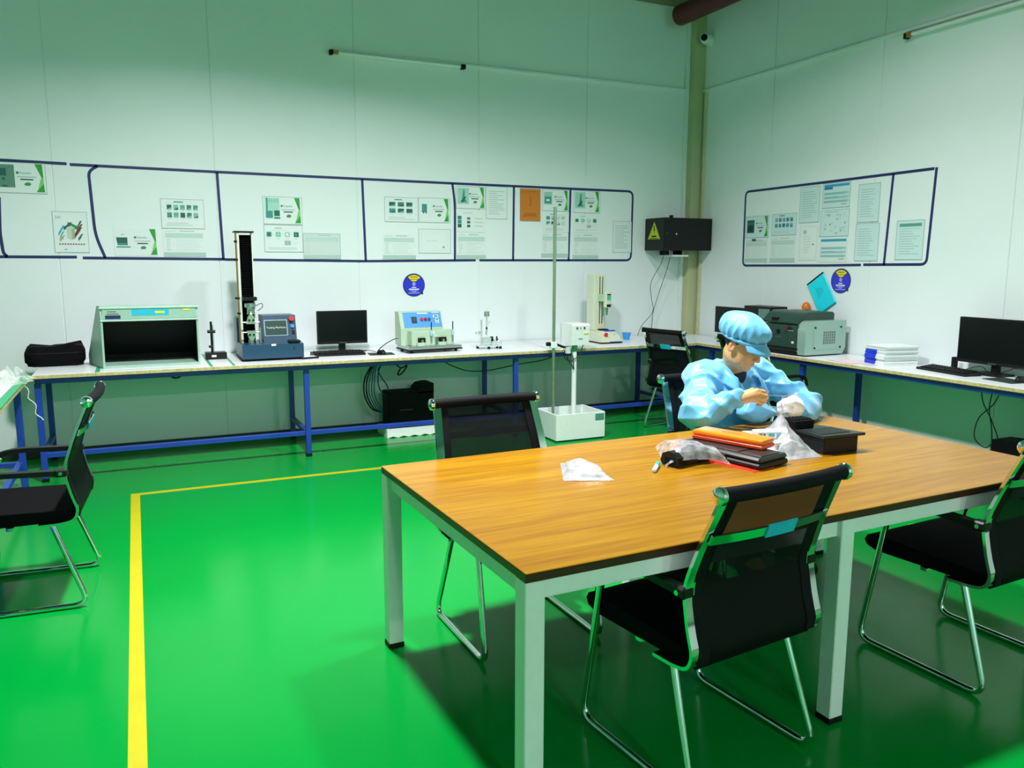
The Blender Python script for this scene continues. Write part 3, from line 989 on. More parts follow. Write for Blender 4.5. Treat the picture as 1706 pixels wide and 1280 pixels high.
MB().b2((.0, -.02, Hh-.112), (W, -.002, Hh-.10), .003).build('hood_lip', M('pale_sage', C('#b9d6c8'), .4), t, 0)
MB().prism([(.014, 0), (W-.014, 0), (W-.014, D), (.014-SPL*D, D)], 0, .02, 'Z').build('floor_plate', M_sage, t, 0)
mb = MB()
bp1 = [(D-.03, .02), (D-.012, .02), (D-.012, .068), (.074, Hh-.013), (.055, Hh-.013), (D-.03, .062)]
n_ = len(bp1)
mb._add([(.013-SPL*y, y, z) for y, z in bp1]+[(W-.014, y, z) for y, z in bp1],
        [tuple(range(n_)), tuple(range(2*n_-1, n_-1, -1))]+[(i, n_+i, n_+(i+1) % n_, (i+1) % n_) for i in range(n_)])
mb.build('back_panel', M('chamber_black', (.006, .008, .008), .6, spec=.2), t, 0)
for x, k in ((.0145, -SPL), (W-.017, 0)):
    mb = MB(); mb.X = shear(k)
    mb.prism([(.012, .021), (D-.04, .021), (D-.04, .062), (.14, Hh-.11), (.012, Hh-.11)], x, x+.0025, 'X').build('chamber_lining', M_matblack, t, 0)
for nm, a, b, z0, z1, m in (('control_panel', .035, .135, .362, .388, M_navy), ('cyan_sticker', .21, .46, .384, .428, M_cyan), ('yellow_sticker', .365, .43, .398, .414, M('sticker_yellow', C('#f0e020'), .5)), ('yellow_sticker', .56, .60, .415, .427, M('sticker_yellow', C('#f0e020'), .5)), ('name_plate', .05, .11, .412, .416, M_rubber), ('name_plate', .045, .125, .396, .400, M_rubber)):
    MB().b2((a, -.0135 if nm != 'yellow_sticker' else -.0145, z0), (b, -.0115, z1)).build(nm, m, t, 0)

# magnetic stand
t = thing('gauge_stand', 'small black magnetic gauge stand with upright rod between cabinet and tester', 'stand', (.555, 6.80, BZ), 0)
MB().b2((-.08, -.055, 0), (.08, .055, .055), .004).build('base', M_black, t, 0)
MB().cyl((-.025, 0, .055), (-.025, 0, .30), .009, n=12).build('rod', M_rubber, t)
MB().b2((-.016, -.006, .06), (-.008, .006, .27)).build('scale_bar', M_steel, t, 0)
MB().cyl((-.055, 0, .22), (.005, 0, .22), .013, n=12).build('clamp_knob', M_black, t)
MB().cyl((-.05, 0, .10), (-.02, 0, .10), .01, n=12).build('clamp_knob', M_black, t)
MB().b2((-.035, -.0565, .02), (0, -.0548, .036)).build('maker_plate', M_white, t, 0)

# tensile tester
t = thing('tensile_tester', 'navy tensile tester with tall black column and lettered screen', 'test machine', (.725, 6.475, BZ))
MB().prism([(0, .02), (.0, .13), (.10, .135), (.42, .135), (.42, .02)], 0, .47, 'X').build('base', M_navyen, t, 0)
for x in (.05, .42):
    for y in (.04, .36):
        MB().cyl((x, y, 0), (x, y, .022), .018, n=12).build('foot', M_rubber, t)
MB().b2((-.005, .02, .012), (.475, .43, .022)).build('base_skirt', M_rubber, t, 0)
MB().b2((-.01, .24, .13), (.05, .42, .33), .004).build('side_box', M_navyen, t, 0)
pan = MB().prism([(.14, .135), (.20, .345), (.42, .345), (.42, .135)], .185, .445, 'X').build('control_panel', M_navyen, t, 0)
sl = math.atan2(.06, .21)
rotp = Matrix.Rotation(-sl, 4, 'X')
def onpan(x, k, off=.002):
    """point on the sloped panel face, k = distance up the slope"""
    return (x, .14+k*math.sin(sl)-off*math.cos(sl), .135+k*math.cos(sl)+off*math.sin(sl))
MB().box(onpan(.285, .115), (.185, .006, .135), .002, rotp).build('screen_bezel', M('bezel_grey', C('#8fb0b5'), .4), pan, 0)
scr = MB().box(onpan(.285, .115, .006), (.168, .004, .118), .001, rotp).build('screen', M('screen_green', C('#24423a'), .3, var=.05), pan, 0)
s = Sheet(.17, .03); s.v, s.f, s.c = [], [], []
s.lay = 0
s.text('Testing Machines', .085, .0, .0215, (.75, .9, .82), True)
so = s.build('screen_lettering', pan)
so.matrix_local = Matrix.Translation(onpan(.20, .11, .0085)) @ rotp
MB().cyl(onpan(.41, .185, 0), onpan(.41, .185, .03), .021, n=18).build('emergency_stop', M_red, pan)
MB().cyl(onpan(.415, .125, 0), onpan(.415, .125, .014), .015, n=16).build('start_button', M('button_blue', C('#4a8fd0'), .3), pan)
MB().box(onpan(.42, .075, .003), (.022, .006, .03), .001, rotp).build('rocker_switch', M_rubber, pan, 0)
MB().b2((.22, -.002, .118), (.255, .001, .133)).build('maker_plate', M_white, t, 0)
MB().b2((.36, .01, .135), (.45, .10, .155), .004).build('hand_tray', M_black, t, 0)
# column
MB().b2((.015, .16, .10), (.032, .25, 1.0), .002).build('column_cover', M('cover_cream', C('#dfe8dc'), .4), t, 0)
MB().b2((.125, .17, .10), (.133, .25, 1.0), .001).build('column_cover', M('cover_cream', C('#dfe8dc'), .4), t, 0)
bel = MB()
for k in range(64):
    z = .10+k*.0138
    bel.prism([(.205, z), (.19, z+.0069), (.205, z+.0138), (.245, z+.0138), (.245, z)], .033, .124, 'X')
bel.build('bellows', M_matblack, t, 0)
MB().b2((-.005, .15, 1.0), (.145, .26, 1.012), .002).build('top_plate', M_black, t, 0)
MB().cyl((.005, .15, .14), (.005, .15, 1.0), .006, n=8).build('limit_rod', M('brass_rod', C('#b08a4a'), .3, .8), t)
for z in (.93, .79, .49, .37):
    MB().b2((-.02 if z in (.79, .49) else -.008, .14, z-.008), (.016, .165, z+.008), .002).build('limit_stop', M_black, t, 0)
MB().b2((.03, .10, .47), (.14, .24, .50), .004).build('crosshead', M_black, t, 0)
MB().lathe([(.03, .455), (.042, .45), (.042, .42), (.03, .415), (.026, .41), (.026, .37), (.03, .365)], 18, (.085, .10, 0)).build('load_cell', M_steel, t)
def grip(z, sgn):
    g = MB()
    g.prism([(.05, z), (.12, z), (.108, z+sgn*.055), (.095, z+sgn*.075), (.075, z+sgn*.075), (.062, z+sgn*.055)], .075, .125, 'Y')
    o = g.build('grip', M('grip_steel', C('#9fb8a5'), .35, .6), t, 0)
    MB().cyl((.015, .1, z+sgn*.012), (.15, .1, z+sgn*.012), .006, n=8).build('grip_screw', M_steel, o)
    for x in (.07, .1):
        MB().cyl((x, .068, z+sgn*.03), (x, .076, z+sgn*.03), .008, n=10).build('grip_bolt', M_rubber, o)
grip(.29, 1); grip(.235, -1)
MB().cyl((.085, .1, .135), (.085, .1, .17), .024, n=16).build('grip_base', M_steel, t)
MB().b2((.145, .07, .135), (.155, .13, .26), .001).build('guard_post', M_steel, t, 0)
MB().tube(curvepath([(.125, .1, .43), (.17, .09, .45), (.175, .09, .42), (.14, .1, .39)]), .003, 6).build('sensor_cable', M_cable, t)

# handset by the tester
t = thing('handheld_pad', 'small black pad with white card in front of the tester corner', 'pad', (1.235, 6.52, BZ), R(12))
MB().b2((-.075, -.045, 0), (.075, .045, .016), .004).build('body', M_black, t, 0)
MB().b2((-.055, -.035, .016), (.055, .03, .0175)).build('card', M_white, t, 0)
cable('cable', [(1.18, 6.55, BZ+.02), (1.13, 6.5, BZ+.06), (1.12, 6.47, BZ+.10), (1.13, 6.52, BZ+.15)], 'short black lead from the tester tray to the small pad', .004)

# monitor with keyboard on the back bench
def monitor(name, label, loc, rz, wd, ht, zb):
    t = thing(name, label, 'monitor', loc, rz)
    MB().b2((-wd/2, -.012, zb), (wd/2, .022, zb+ht), .004).build('bezel', M_black, t, 0)
    MB().b2((-wd/2+.012, -.0132, zb+.022), (wd/2-.012, -.0118, zb+ht-.012)).build('screen', M_screen, t, 0)
    MB().b2((-.03, -.0136, zb+.007), (.03, -.0120, zb+.012)).build('maker_mark', M('mark_grey', (.12, .14, .14), .4), t, 0)
    MB().prism([(-.03, .0), (.03, .0), (.024, zb+.12), (-.024, zb+.12)], .022, .045, 'Y').build('neck', M_black, t, 0)
    MB().prism(rrect(-.11, -.08, .11, .10, .03), 0, .012, 'Z').build('foot', M_black, t, 0)
    return t
def keyboard(label, loc, rz, wd=.44, dp=.14):
    t = thing('keyboard', label, 'keyboard', loc, rz)
    MB().prism([(-dp/2, 0), (dp/2, 0), (dp/2, .03), (-dp/2, .016)], -wd/2, wd/2, 'X').build('case', M_black, t, 0)
    sl_ = math.atan2(.014, dp)
    for r_ in range(5):
        y = -dp/2+.022+r_*(dp-.044)/4
        z = .016+(y+dp/2)*.1+.003
        n = 16 if r_ else 9
        for k in range(n):
            x = -wd/2+.02+(wd-.04)*(k+.5)/n
            MB().box((x, y, z), ((wd-.04)/n*.84, .017, .008), .002, Matrix.Rotation(sl_, 4, 'X')).build('key', M_rubber, t, 0)
    return t
monitor('monitor', 'black monitor on the back bench beside the tensile tester', (1.60, 6.86, BZ), 0, .435, .285, .075)
keyboard('black keyboard in front of the back bench monitor', (1.51, 6.66, BZ), R(-3))
def mouse(label, loc, rz):
    t = thing('mouse', label, 'mouse', loc, rz)
    pr = [(0.001, .036), (.014, .034), (.026, .026), (.031, .012), (.030, 0)]
    b = MB(); b.lathe(pr[::-1], 20)
    o = b.build('shell', M_black, t, 60); o.scale = (.95, 1.7, 1)
    MB().cyl((-.004, -.03, .031), (.004, -.03, .031), .009, n=12).build('wheel', M_rubber, t)
    return t
def pad(label, loc, rz, a=.21, b=.17):
    return tag(MB().prism(rrect(-a/2, -b/2, a/2, b/2, .01), 0, .004, 'Z').build('mouse_pad', M('pad_cloth', (.015, .03, .028), .8), None, 0, loc, rz), label, 'mouse pad')
pad('dark mouse pad right of the back bench keyboard', (1.86, 6.58, BZ), R(-6))
mouse('black mouse on the pad of the back bench', (1.855, 6.555, BZ+.004), R(20))
cable('cable', [(1.86, 6.62, BZ+.02), (1.88, 6.75, BZ+.012), (1.96, 6.8, BZ+.06), (2.02, 6.72, BZ+.11), (2.05, 6.70, BZ+.115)], 'black plug lead arching between mouse and blue panelled machine', .004)
cable('cable', [(1.72, 6.72, BZ+.02), (1.78, 6.76, BZ+.012), (1.74, 6.82, BZ+.012), (1.82, 6.80, BZ+.012), (1.84, 6.66, BZ+.012)], 'thin black cord coiled right of the back bench keyboard', .003)

# abrasion tester with blue panel
t = thing('abrasion_tester', 'pale green rubbing tester with sloped blue control panel', 'test machine', (2.08, 6.52, BZ), R(4))
MB().b2((.0, -.02, .03), (.50, .26, .055), .003).build('base_plate', M_steel, t, 0)
MB().b2((-.005, -.025, .02), (.505, .27, .03)).build('base_edge', M_rubber, t, 0)
for x in (.04, .46):
    for y in (.02, .24):
        MB().cyl((x, y, 0), (x, y, .022), .014, n=12).build('foot', M_rubber, t)
MG = M('mint_enamel', C('#b2ccb0'), .4, var=.04)
body = MB().prism([(.16, .055), (.16, .20), (.215, .345), (.30, .345), (.30, .055)], .0, .40, 'X').build('housing', MG, t, 0)
MB().b2((.06, .06, .055), (.46, .16, .185), .004).build('lower_housing', MG, t, 0)
sl2 = math.atan2(.055, .145)
rp2 = Matrix.Rotation(-sl2, 4, 'X')
def onb(x, k, off=.002):
    return (x, .16+k*math.sin(sl2)-off*math.cos(sl2), .20+k*math.cos(sl2)+off*math.sin(sl2))
MB().box(onb(.215, .077), (.36, .003, .14), .001, rp2).build('blue_panel', M('panel_blue', C('#4f9be8'), .4, var=.04), body, 0)
for nm, x, k, a, b, m in (('counter', .135, .075, .05, .06, M_navy), ('counter_window', .137, .08, .018, .035, M('led_green', C('#355a2a'), .4)), ('label_plate', .22, .135, .10, .010, M_white), ('label_plate', .345, .14, .075, .010, M('pale_label', C('#c9d0ea'), .4)),
                          ('switch_plate', .345, .105, .05, .022, M_white), ('switch_plate', .352, .062, .03, .04, M_white), ('rocker', .345, .105, .034, .010, M_rubber), ('rocker', .352, .072, .018, .01, M_rubber), ('rocker', .352, .052, .018, .01, M_red)):
    MB().box(onb(x, k, .0045 if nm in ('rocker', 'counter_window') else .0035), (a, .003, b), .0005, rp2).build(nm, m, body, 0)
for x, m in ((.205, M_red), (.24, M('knob_maroon', C('#9a1838'), .35)), (.275, M('knob_blue', C('#2a50a0'), .35))):
    MB().cyl(onb(x, .078, 0), onb(x, .078, .016), .014, n=14).build('push_button', m, body)
for x in (.15, .35):
    MB().b2((x-.035, .035, .085), (x+.03, .062, .125), .004).build('arm_block', M_rubber, t, 0)
    MB().cyl((x, .04, .06), (x, .04, .11), .012, n=12).build('arm_pin', M_steel, t)
    MB().b2((x-.05, .02, .055), (x+.02, .07, .085), .003).build('arm_carriage', MG, t, 0)
for x in (.24, .445):
    MB().cyl((x, .05, .09), (x, .05, .26), .005, n=8).build('spindle', M_rubber, t)
    MB().cyl((x, .05, .14), (x, .05, .19), .012, n=12).build('weight', M('pale_blue_sleeve', C('#a9cdd8'), .35), t)
    MB().cyl((x, .05, .085), (x, .05, .14), .008, n=10).build('tip_holder', M_steel, t)
MB().cyl((.29, .05, .055), (.29, .05, .13), .019, n=18).build('test_cup', M_chrome, t)
MB().b2((.25, .0575, .155), (.27, .0595, .18)).build('toggle', M_white, t, 0)

# rubbing stand of bare metal
t = thing('pen_test_stand', 'small bare aluminium test stand with levers and black feet', 'test machine', (2.86, 6.62, BZ), R(-8))
AL = M('bare_aluminium', (.78, .84, .83), .32, .75, var=.04)
MB().b2((-.09, -.05, .022), (.13, .07, .034), .002).build('base_plate', AL, t, 0)
for x, y in ((-.075, .055), (.005, -.04), (.115, -.035), (.11, .055)):
    MB().cyl((x, y, 0), (x, y, .023), .013, n=12).build('foot', M_rubber, t)
MB().cyl((-.045, .03, .034), (-.045, .03, .26), .008, n=12).build('post', AL, t)
MB().cyl((.005, .03, .12), (.005, .03, .29), .007, n=12).build('post', AL, t)
MB().tube([(-.085, .03, .15), (-.04, .03, .17), (.01, .03, .195), (.035, .03, .25)], .006, 8).build('lever', AL, t)
MB().tube([(.005, .028, .19), (-.008, .02, .13)], .004, 8).build('stylus', M_steel, t)
MB().cyl((-.006, .02, .185), (.006, .02, .185), .010, n=10).build('pivot', M_rubber, t)
for x in (-.009, .021):
    MB().b2((x-.009, .02, .29), (x+.007, .04, .335), .002).build('weight', M('grey_weight', C('#7f9b96'), .4, .5), t, 0)
MB().cyl((.005, .03, .285), (.005, .03, .35), .004, n=8).build('weight_pin', AL, t)
MB().lathe([(.02, -.008), (.026, -.004), (.026, .004), (.02, .008)], 16, (-.08, .03, .145), axis='Y').build('counterweight', AL, t)
MB().b2((-.04, -.035, .05), (.03, .04, .105), .003).build('slide_block', AL, t, 0)
MB().b2((.035, -.04, .034), (.10, .03, .085), .003).build('carriage', AL, t, 0)
for x in (.03, .045, .085):
    MB().cyl((x, -.02, .085), (x, -.02, .112), .007, n=10).build('thumb_screw', M_rubber, t)
MB().b2((.03, -.042, .07), (.05, -.02, .09), .002).build('vice_jaw', M_rubber, t, 0)
MB().b2((.075, -.042, .07), (.095, -.02, .09), .002).build('vice_jaw', M_rubber, t, 0)
MB().lathe([(.018, -.006), (.026, -.004), (.026, .004), (.018, .006)], 18, (.10, -.05, .058), axis='Y').build('hand_wheel', AL, t)

# force test stand
t = thing('force_stand', 'beige column force test stand with red button and blue control face', 'test machine', (4.03, 6.56, BZ), R(0))
MB().prism([(0, .012), (.36, .012), (.36, .115), (.12, .115), (.0, .06)], 0, .22, 'X').build('base', M_beige, t, 0)
MB().b2((-.004, -.004, 0), (.224, .36, .013)).build('base_skirt', M_rubber, t, 0)
MB().b2((.03, .20, .115), (.165, .34, .665), .006).build('column', M_beige, t, 0)
for x in (.095, .125):
    MB().b2((x-.003, .196, .18), (x+.003, .2005, .64)).build('slot', M_rubber, t, 0)
cr = MB().b2((.075, .12, .40), (.135, .2, .47), .004).build('carriage', MG, t, 0)
g = MB().b2((.09, .07, .34), (.15, .125, .50), .008).build('force_gauge', M_beige, t, 0)
MB().b2((.10, .0685, .415), (.143, .0705, .46)).build('gauge_display', M('lcd_teal', C('#4fb59a'), .3), g, 0)
MB().b2((.098, .0685, .35), (.145, .0705, .375)).build('gauge_keys', M_rubber, g, 0)
MB().b2((.10, .0685, .463), (.143, .0705, .475)).build('gauge_keys', M_rubber, g, 0)
MB().cyl((.118, .10, .34), (.118, .10, .27), .013, .009, n=12).build('probe', M('probe_green', C('#5f8f6a'), .4, .4), t)
MB().cyl((.10, .14, .40), (.10, .14, .26), .008, n=10).build('guide_rod', M('probe_green', C('#5f8f6a'), .4, .4), t)
bp_ = MB().prism([(-.006, .014), (.118, .12), (.13, .12), (.006, .014)], .10, .225, 'X').build('control_face', M('face_blue', C('#2454b8'), .35), t, 0)
def onf(x, k, o=.003):
    dx, dz = .124, .106
    L_ = math.hypot(dx, dz)
    return (x, -.006+dx/L_*k-dz/L_*o, .014+dz/L_*k+dx/L_*o)
rf = Matrix.Rotation(-math.atan2(.124, .106), 4, 'X')
MB().box(onf(.162, .09), (.09, .003, .09), .001, rf).build('display_plate', M('plate_grey', C('#b9cdd2'), .4), bp_, 0)
MB().box(onf(.162, .112, .0045), (.075, .003, .022), .001, rf).build('display', M_rubber, bp_, 0)
MB().cyl(onf(.175, .07, 0), onf(.175, .07, .018), .016, n=14).build('jog_knob', M_rubber, bp_)
MB().cyl((.065, .028, .072), (.06, .005, .092), .018, n=16).build('emergency_stop', M_red, t)
tb_ = MB().b2((.08, .13, .115), (.165, .20, .13), .003).build('specimen_table', M_rubber, t, 0)
MB().b2((.225, .02, 0), (.26, .04, .01), .002).build('usb_plug', M_rubber, t, 0)

# blue cup
t = thing('blue_cup', 'small bright blue plastic cup in the far corner of the bench', 'cup', (4.50, 6.84, BZ))
MB().lathe([(.030, 0), (.045, .07), (.043, .07), (.028, .004)], 20).build('wall', M('cup_blue', C('#2f9fe8'), .35), t)
MB().lathe([(.047, .066), (.049, .07), (.047, .074), (.042, .072)], 20).build('rim', M('cup_blue', C('#2f9fe8'), .35), t)

# ------------------------------------------------------------------ drop tester on the floor
t = thing('drop_tester', 'white floor standing drop tester with square tray, steel pole and control box', 'test machine', (3.465, 5.95, 0), R(0))
MB().b2((-.245, 0, .012), (.245, .018, .24), .002).build('tray_front', M_whitemetal, t, 0)
MB().b2((-.245, .372, .012), (.245, .39, .24), .002).build('tray_rear', M_whitemetal, t, 0)
MB().b2((-.245, .018, .012), (-.227, .372, .24), .002).build('tray_side', M_whitemetal, t, 0)
MB().b2((.227, .018, .012), (.245, .372, .24), .002).build('tray_side', M_whitemetal, t, 0)
MB().b2((-.227, .018, .012), (.227, .372, .14), .002).build('tray_floor', M('tray_steel', C('#a9c4b9'), .4, .3), t, 0)
MB().b2((-.235, .01, 0), (.235, .38, .012)).build('tray_skirt', M_rubber, t, 0)
MB().b2((.145, -.0015, .165), (.235, .0005, .225)).build('maker_plate', M('plate_teal', C('#4f8f7a'), .4), t, 0)
MB().cyl((-.13, .28, .14), (-.13, .28, 2.02), .0145, n=14).build('guide_pole', M('pole_steel', C('#9fb09a'), .3, .7), t)
MB().cyl((.085, .285, .14), (.085, .285, .80), .023, n=16).build('post', M_whitemetal, t)
MB().cyl((.085, .285, .755), (.085, .285, .822), .027, n=16).build('post_collar', M('collar_teal', C('#5fa58c'), .4), t)
hd = MB().prism([(.22, .815), (.205, .99), (.215, 1.005), (.42, 1.005), (.42, .815)], .015, .195, 'X').build('control_box', M_white, t, 0)
for x, m in ((.065, M('led_green2', C('#2f5f4a'), .4)), (.10, M('led_grey', C('#5f6f6a'), .4)), (.14, M('led_red', C('#8a2038'), .4))):
    MB().cyl((x, .212, .97), (x, .20, .97), .009 if x != .10 else .005, n=12).build('button', m, hd)
MB().b2((.14, .2065, .915), (.185, .2105, .925)).build('yellow_sticker', M('sticker_yellow', C('#f0e020'), .5), hd, 0)
MB().b2((.085, .211, .87), (.125, .2145, .878)).build('maker_mark', M('mark_grey2', C('#8f9fb0'), .4), hd, 0)
MB().b2((-.165, .26, .79), (-.10, .30, .85), .006).build('slider_clamp', M_whitemetal, t, 0)
MB().cyl((-.20, .28, .83), (-.165, .28, .83), .018, n=12).build('slider_knob', M_rubber, t)
MB().tube([(-.10, .28, .825), (-.04, .26, .80), (.015, .24, .79)], .011, 10).build('release_arm', M_rubber, t)
MB().cyl((-.005, .24, .745), (-.005, .24, .80), .026, n=16).build('release_cup', M('cup_grey', C('#c3d6d0'), .4), t)
MB().tube(curvepath([(-.06, .25, .77), (-.03, .25, .70), (.03, .25, .67), (.07, .25, .69), (.12, .25, .72), (.15, .25, .80), (.17, .23, .83)]), .004, 6).build('coiled_lead', M_cable, t)
MB().tube(curvepath([(-.045, .25, .78), (.0, .25, .69), (.05, .25, .62), (.06, .25, .60), (.05, .25, .72)]), .004, 6).build('coiled_lead', M_cable, t)

# ------------------------------------------------------------------ black wall box in the corner
t = thing('electrical_box', 'black metal wall box with yellow warning triangle high in the corner', 'box', (4.93, 6.85, 1.675))
MB().b2((0, 0, 0), (.615, .335, .33), .004).build('cabinet', M_black, t, 0)
MB().b2((.012, -.004, .012), (.605, .0, .318), .002).build('door', M_black, t, 0)
MB().cyl((.15, -.003, .165), (.15, -.014, .165), .010, n=12).build('lock', M_chrome, t)
MB().cyl((.04, -.003, .17), (.04, -.007, .17), .006, n=10).build('lock', M('mark_grey', (.12, .14, .14), .4), t)
MB().cyl((.16, .10, .33), (.16, .10, .36), .02, n=12).build('cable_gland', M_rubber, t)
# warning triangle on the left face (normal -x)
tri = [(.05, .11), (.285, .11), (.1675, .30)]
def insc(k):
    cx, cz = .1675, .168
    return [(cx+(y-cx)*k, cz+(z-cz)*k) for y, z in tri]
sg = MB().prism(insc(1.0), -.0016, 0, 'X').build('warning_sign', M('sign_rim', C('#20251a'), .5), t, 0)
MB().prism(insc(.93), -.0024, -.0015, 'X').build('sign_face', M('sign_yellow', C('#b8c818'), .5), sg, 0)
MB().prism([(.165, .255), (.18, .255), (.17, .215), (.18, .215), (.158, .165), (.163, .205), (.152, .205)], -.0030, -.0022, 'X').build('flash_mark', M_rubber, sg, 0)
MB().b2((-.003, .125, .135), (-.0022, .21, .150)).build('sign_lettering', M_rubber, sg, 0)
MB().b2((-.003, .09, .118), (-.0022, .245, .124)).build('sign_lettering', M_rubber, sg, 0)
t = thing('wall_bracket', 'thin white shelf bracket just below the black wall box', 'bracket', (5.09, 6.90, 1.61))
MB().b2((0, 0, 0), (.20, .25, .018), .002).build('plate', M_whitemetal, t, 0)
for x in (.01, .18):
    MB().b2((x, .10, .018), (x+.012, .25, .064)).build('hanger', M_rubber, t, 0)
cable('cable', [(5.03, 6.97, 1.675), (5.02, 7.0, 1.55), (4.93, 7.05, 1.34), (4.96, 7.08, 1.18), (4.99, 7.09, 1.03), (4.86, 7.1, .88), (4.80, 7.08, .78)], 'thin black cord hanging from the wall box, left strand', .003)
cable('cable', [(5.12, 6.97, 1.675), (5.10, 7.0, 1.5), (5.05, 7.06, 1.25), (4.99, 7.08, 1.03), (4.985, 7.09, .9), (4.98, 7.1, .775)], 'thin black cord hanging from the wall box, right strand', .003)

# tube lamp battens, unlit
def batten(label, loc, rz, L_):
    t = thing('tube_lamp', label, 'lamp', loc, rz)
    MB().b2((0, -.03, -.012), (L_, -.006, .012), .003).build('batten', M_whitemetal, t, 0)
    MB().cyl((.03, -.042, -.0), (L_-.03, -.042, 0), .013, n=12).build('tube', M_white, t)
    MB().b2((-.03, -.05, -.02), (.0, -.004, .02), .003).build('end_holder', M_rubber, t, 0)
    MB().b2((.0, -.056, -.016), (.045, -.028, .016), .003).build('tube_cap', M('brass_cap', C('#b8842a'), .35, .5), t, 0)
    MB().b2((L_-.02, -.056, -.02), (L_+.02, -.004, .02), .003).build('end_holder', M_rubber, t, 0)
batten('unlit tube lamp high on the back wall', (1.66, YB-.004, 3.325), 0, 1.2)
batten('unlit tube lamp high on the right wall', (XR-.004, 4.58, 3.285), R(-90), 1.2)
MB_ = MB()
t = thing('security_camera', 'small white security camera at the top of the corner', 'camera', (XR-.006, 7.0, 3.82))
MB().cyl((0, 0, 0), (-.03, 0, 0), .05, n=18).build('mount', M_white, t)
MB().box((-.06, -.02, 0), (.09, .09, .085), .015, R(20), seg=2).build('body', M_white, t, 50)
MB().lathe([(.045, 0), (.045, .05), (.035, .055)], 18, axis='Y').build('hood', M_white, t).matrix_local = Matrix.Translation((-.10, -.03, 0)) @ Matrix.Rotation(R(225-90), 4, 'Z')
MB().lathe([(.001, .0), (.034, .0), (.034, .012)], 18, axis='Y').build('lens', M_screen, t).matrix_local = Matrix.Translation((-.14, -.07, 0)) @ Matrix.Rotation(R(225-90), 4, 'Z')

# ------------------------------------------------------------------ under the back bench
t = thing('power_backup', 'black ribbed box unit standing on white foam under the back bench', 'electrical unit', (1.98, 6.78, .075), R(0))
MB().b2((0, 0, 0), (.42, .22, .32), .006).build('case', M_matblack, t, 0)
MB().prism([(.0, .30), (.0, .385), (.05, .385), (.11, .375), (.145, .34), (.15, .30)], .0, .22, 'Y').build('raised_cheek', M_matblack, t, 0).matrix_local = Matrix.Translation((.42, .22, 0)) @ Matrix.Rotation(PI, 4, 'Z')
MB().b2((.10, -.002, .155), (.22, .001, .162)).build('slot', M('slot_grey', (.05, .06, .06), .5), t, 0)
t2 = thing('foam_pad', 'white foam packing pad under the black ribbed unit', 'foam', (1.94, 6.72, 0))
prof = [(0, .0)]+[(x/10*.50, .012*(x % 2)) for x in range(1, 10)]+[(.50, 0), (.50, .074), (0, .074)]
MB().prism(prof, 0, .32, 'Y').build('slab', M('foam_white', (.82, .88, .86), .8, var=.05, scale=120, bump=.3), t2, 0)
for k in range(5):
    y = 6.93-.012*k
    cable('cable', [(1.93+.015*k, y, .72), (1.86+.01*k, y, .62), (1.80+.02*k, y, .50), (1.80+.02*k, y, .36), (1.86+.02*k, y, .24), (1.95, y, .20)], ['thick black power lead looped under the back bench', 'second black lead in the loop under the back bench', 'blue network lead in the loop under the back bench, outer strand', 'blue network lead in the loop under the back bench, middle strand', 'blue network lead in the loop under the back bench, inner strand'][k], .007 if k < 2 else .005, M_cable if k < 2 else M_bluecable)
cable('cable', [(1.97, 6.9, .72), (1.99, 6.9, .66), (1.92, 6.9, .60), (1.95, 6.9, .52), (2.0, 6.9, .44), (2.02, 6.9, .33), (1.93, 6.9, .42), (1.92, 6.9, .56), (1.97, 6.9, .68)], 'blue network cord bundled in a loop above the black unit', .006, M_bluecable)
cable('cable', [(2.02, 6.9, .72), (2.06, 6.9, .66), (2.13, 6.9, .60), (2.19, 6.9, .62), (2.14, 6.9, .55), (2.10, 6.9, .54), (2.13, 6.9, .60)], 'black cord tied in a bow under the back bench', .007)
cable('cable', [(2.36, 6.55, .715), (2.55, 6.7, .62), (2.75, 6.8, .55), (3.0, 6.9, .53), (3.3, 6.85, .58), (3.5, 6.75, .62), (3.62, 6.6, .70)], 'long black lead sagging under the bench toward the drop tester', .005)
cable('cable', [(4.2, 6.6, .715), (4.35, 6.6, .69), (4.5, 6.6, .69), (4.62, 6.6, .715)], 'short black lead sagging under the bench below the force stand', .004)
cable('cable', [(.22, 6.8, .72), (.20, 6.8, .66), (.25, 6.8, .63), (.30, 6.8, .66), (.25, 6.8, .69), (.22, 6.8, .655), (.28, 6.8, .70)], 'small black cord knotted under the light cabinet', .007)

# ------------------------------------------------------------------ on the right bench (local frame of each thing: x along -y world)
RR = R(-90)
t = thing('spectrometer', 'dark green desktop spectrometer with silver grilled end panel', 'test machine', (5.01, 5.44, BZ+.001), RR)
# local x: 0..0.55 away toward the viewer, local y: depth to the wall
DG = M('dark_green_enamel', C('#26443a'), .38, var=.05)
SV = M('silver_enamel', C('#9dbcb0'), .34, .35, var=.04, scale=60, stretch=(1, 1, 14))
MB().b2((.0, .0, .03), (.42, .44, .255), .008).build('housing', DG, t, 0)
MB().b2((-.005, -.008, .008), (.42, .44, .035), .004).build('plinth', M_rubber, t, 0)
MB().b2((.0, -.006, .05), (.42, .002, .065), .001).build('front_groove', M_rubber, t, 0)
lid = MB().prism([(.06, .258), (.0, .262), (-.004, .275), (.07, .345), (.12, .362), (.40, .362), (.42, .345), (.42, .258)], -.01, .40, 'X').build('lid', DG, t, 30)
MB().b2((.10, -.002, .285), (.17, .030, .31), .004).build('lid_handle', M_rubber, lid, 0)
prof = [(.0, .012)]+[(.085-.085*math.cos(R(a)), .21+.085*math.sin(R(a))) for a in range(0, 91, 10)]+[(.40, .295), (.46, .295), (.46, .06), (.43, .012)]
MB().prism([(y, z) for y, z in prof], .405, .50, 'X').build('end_panel', SV, t, 30)
MB().b2((.5005, .09, .055), (.503, .41, .255), .002).build('cover_plate', SV, t, 0)
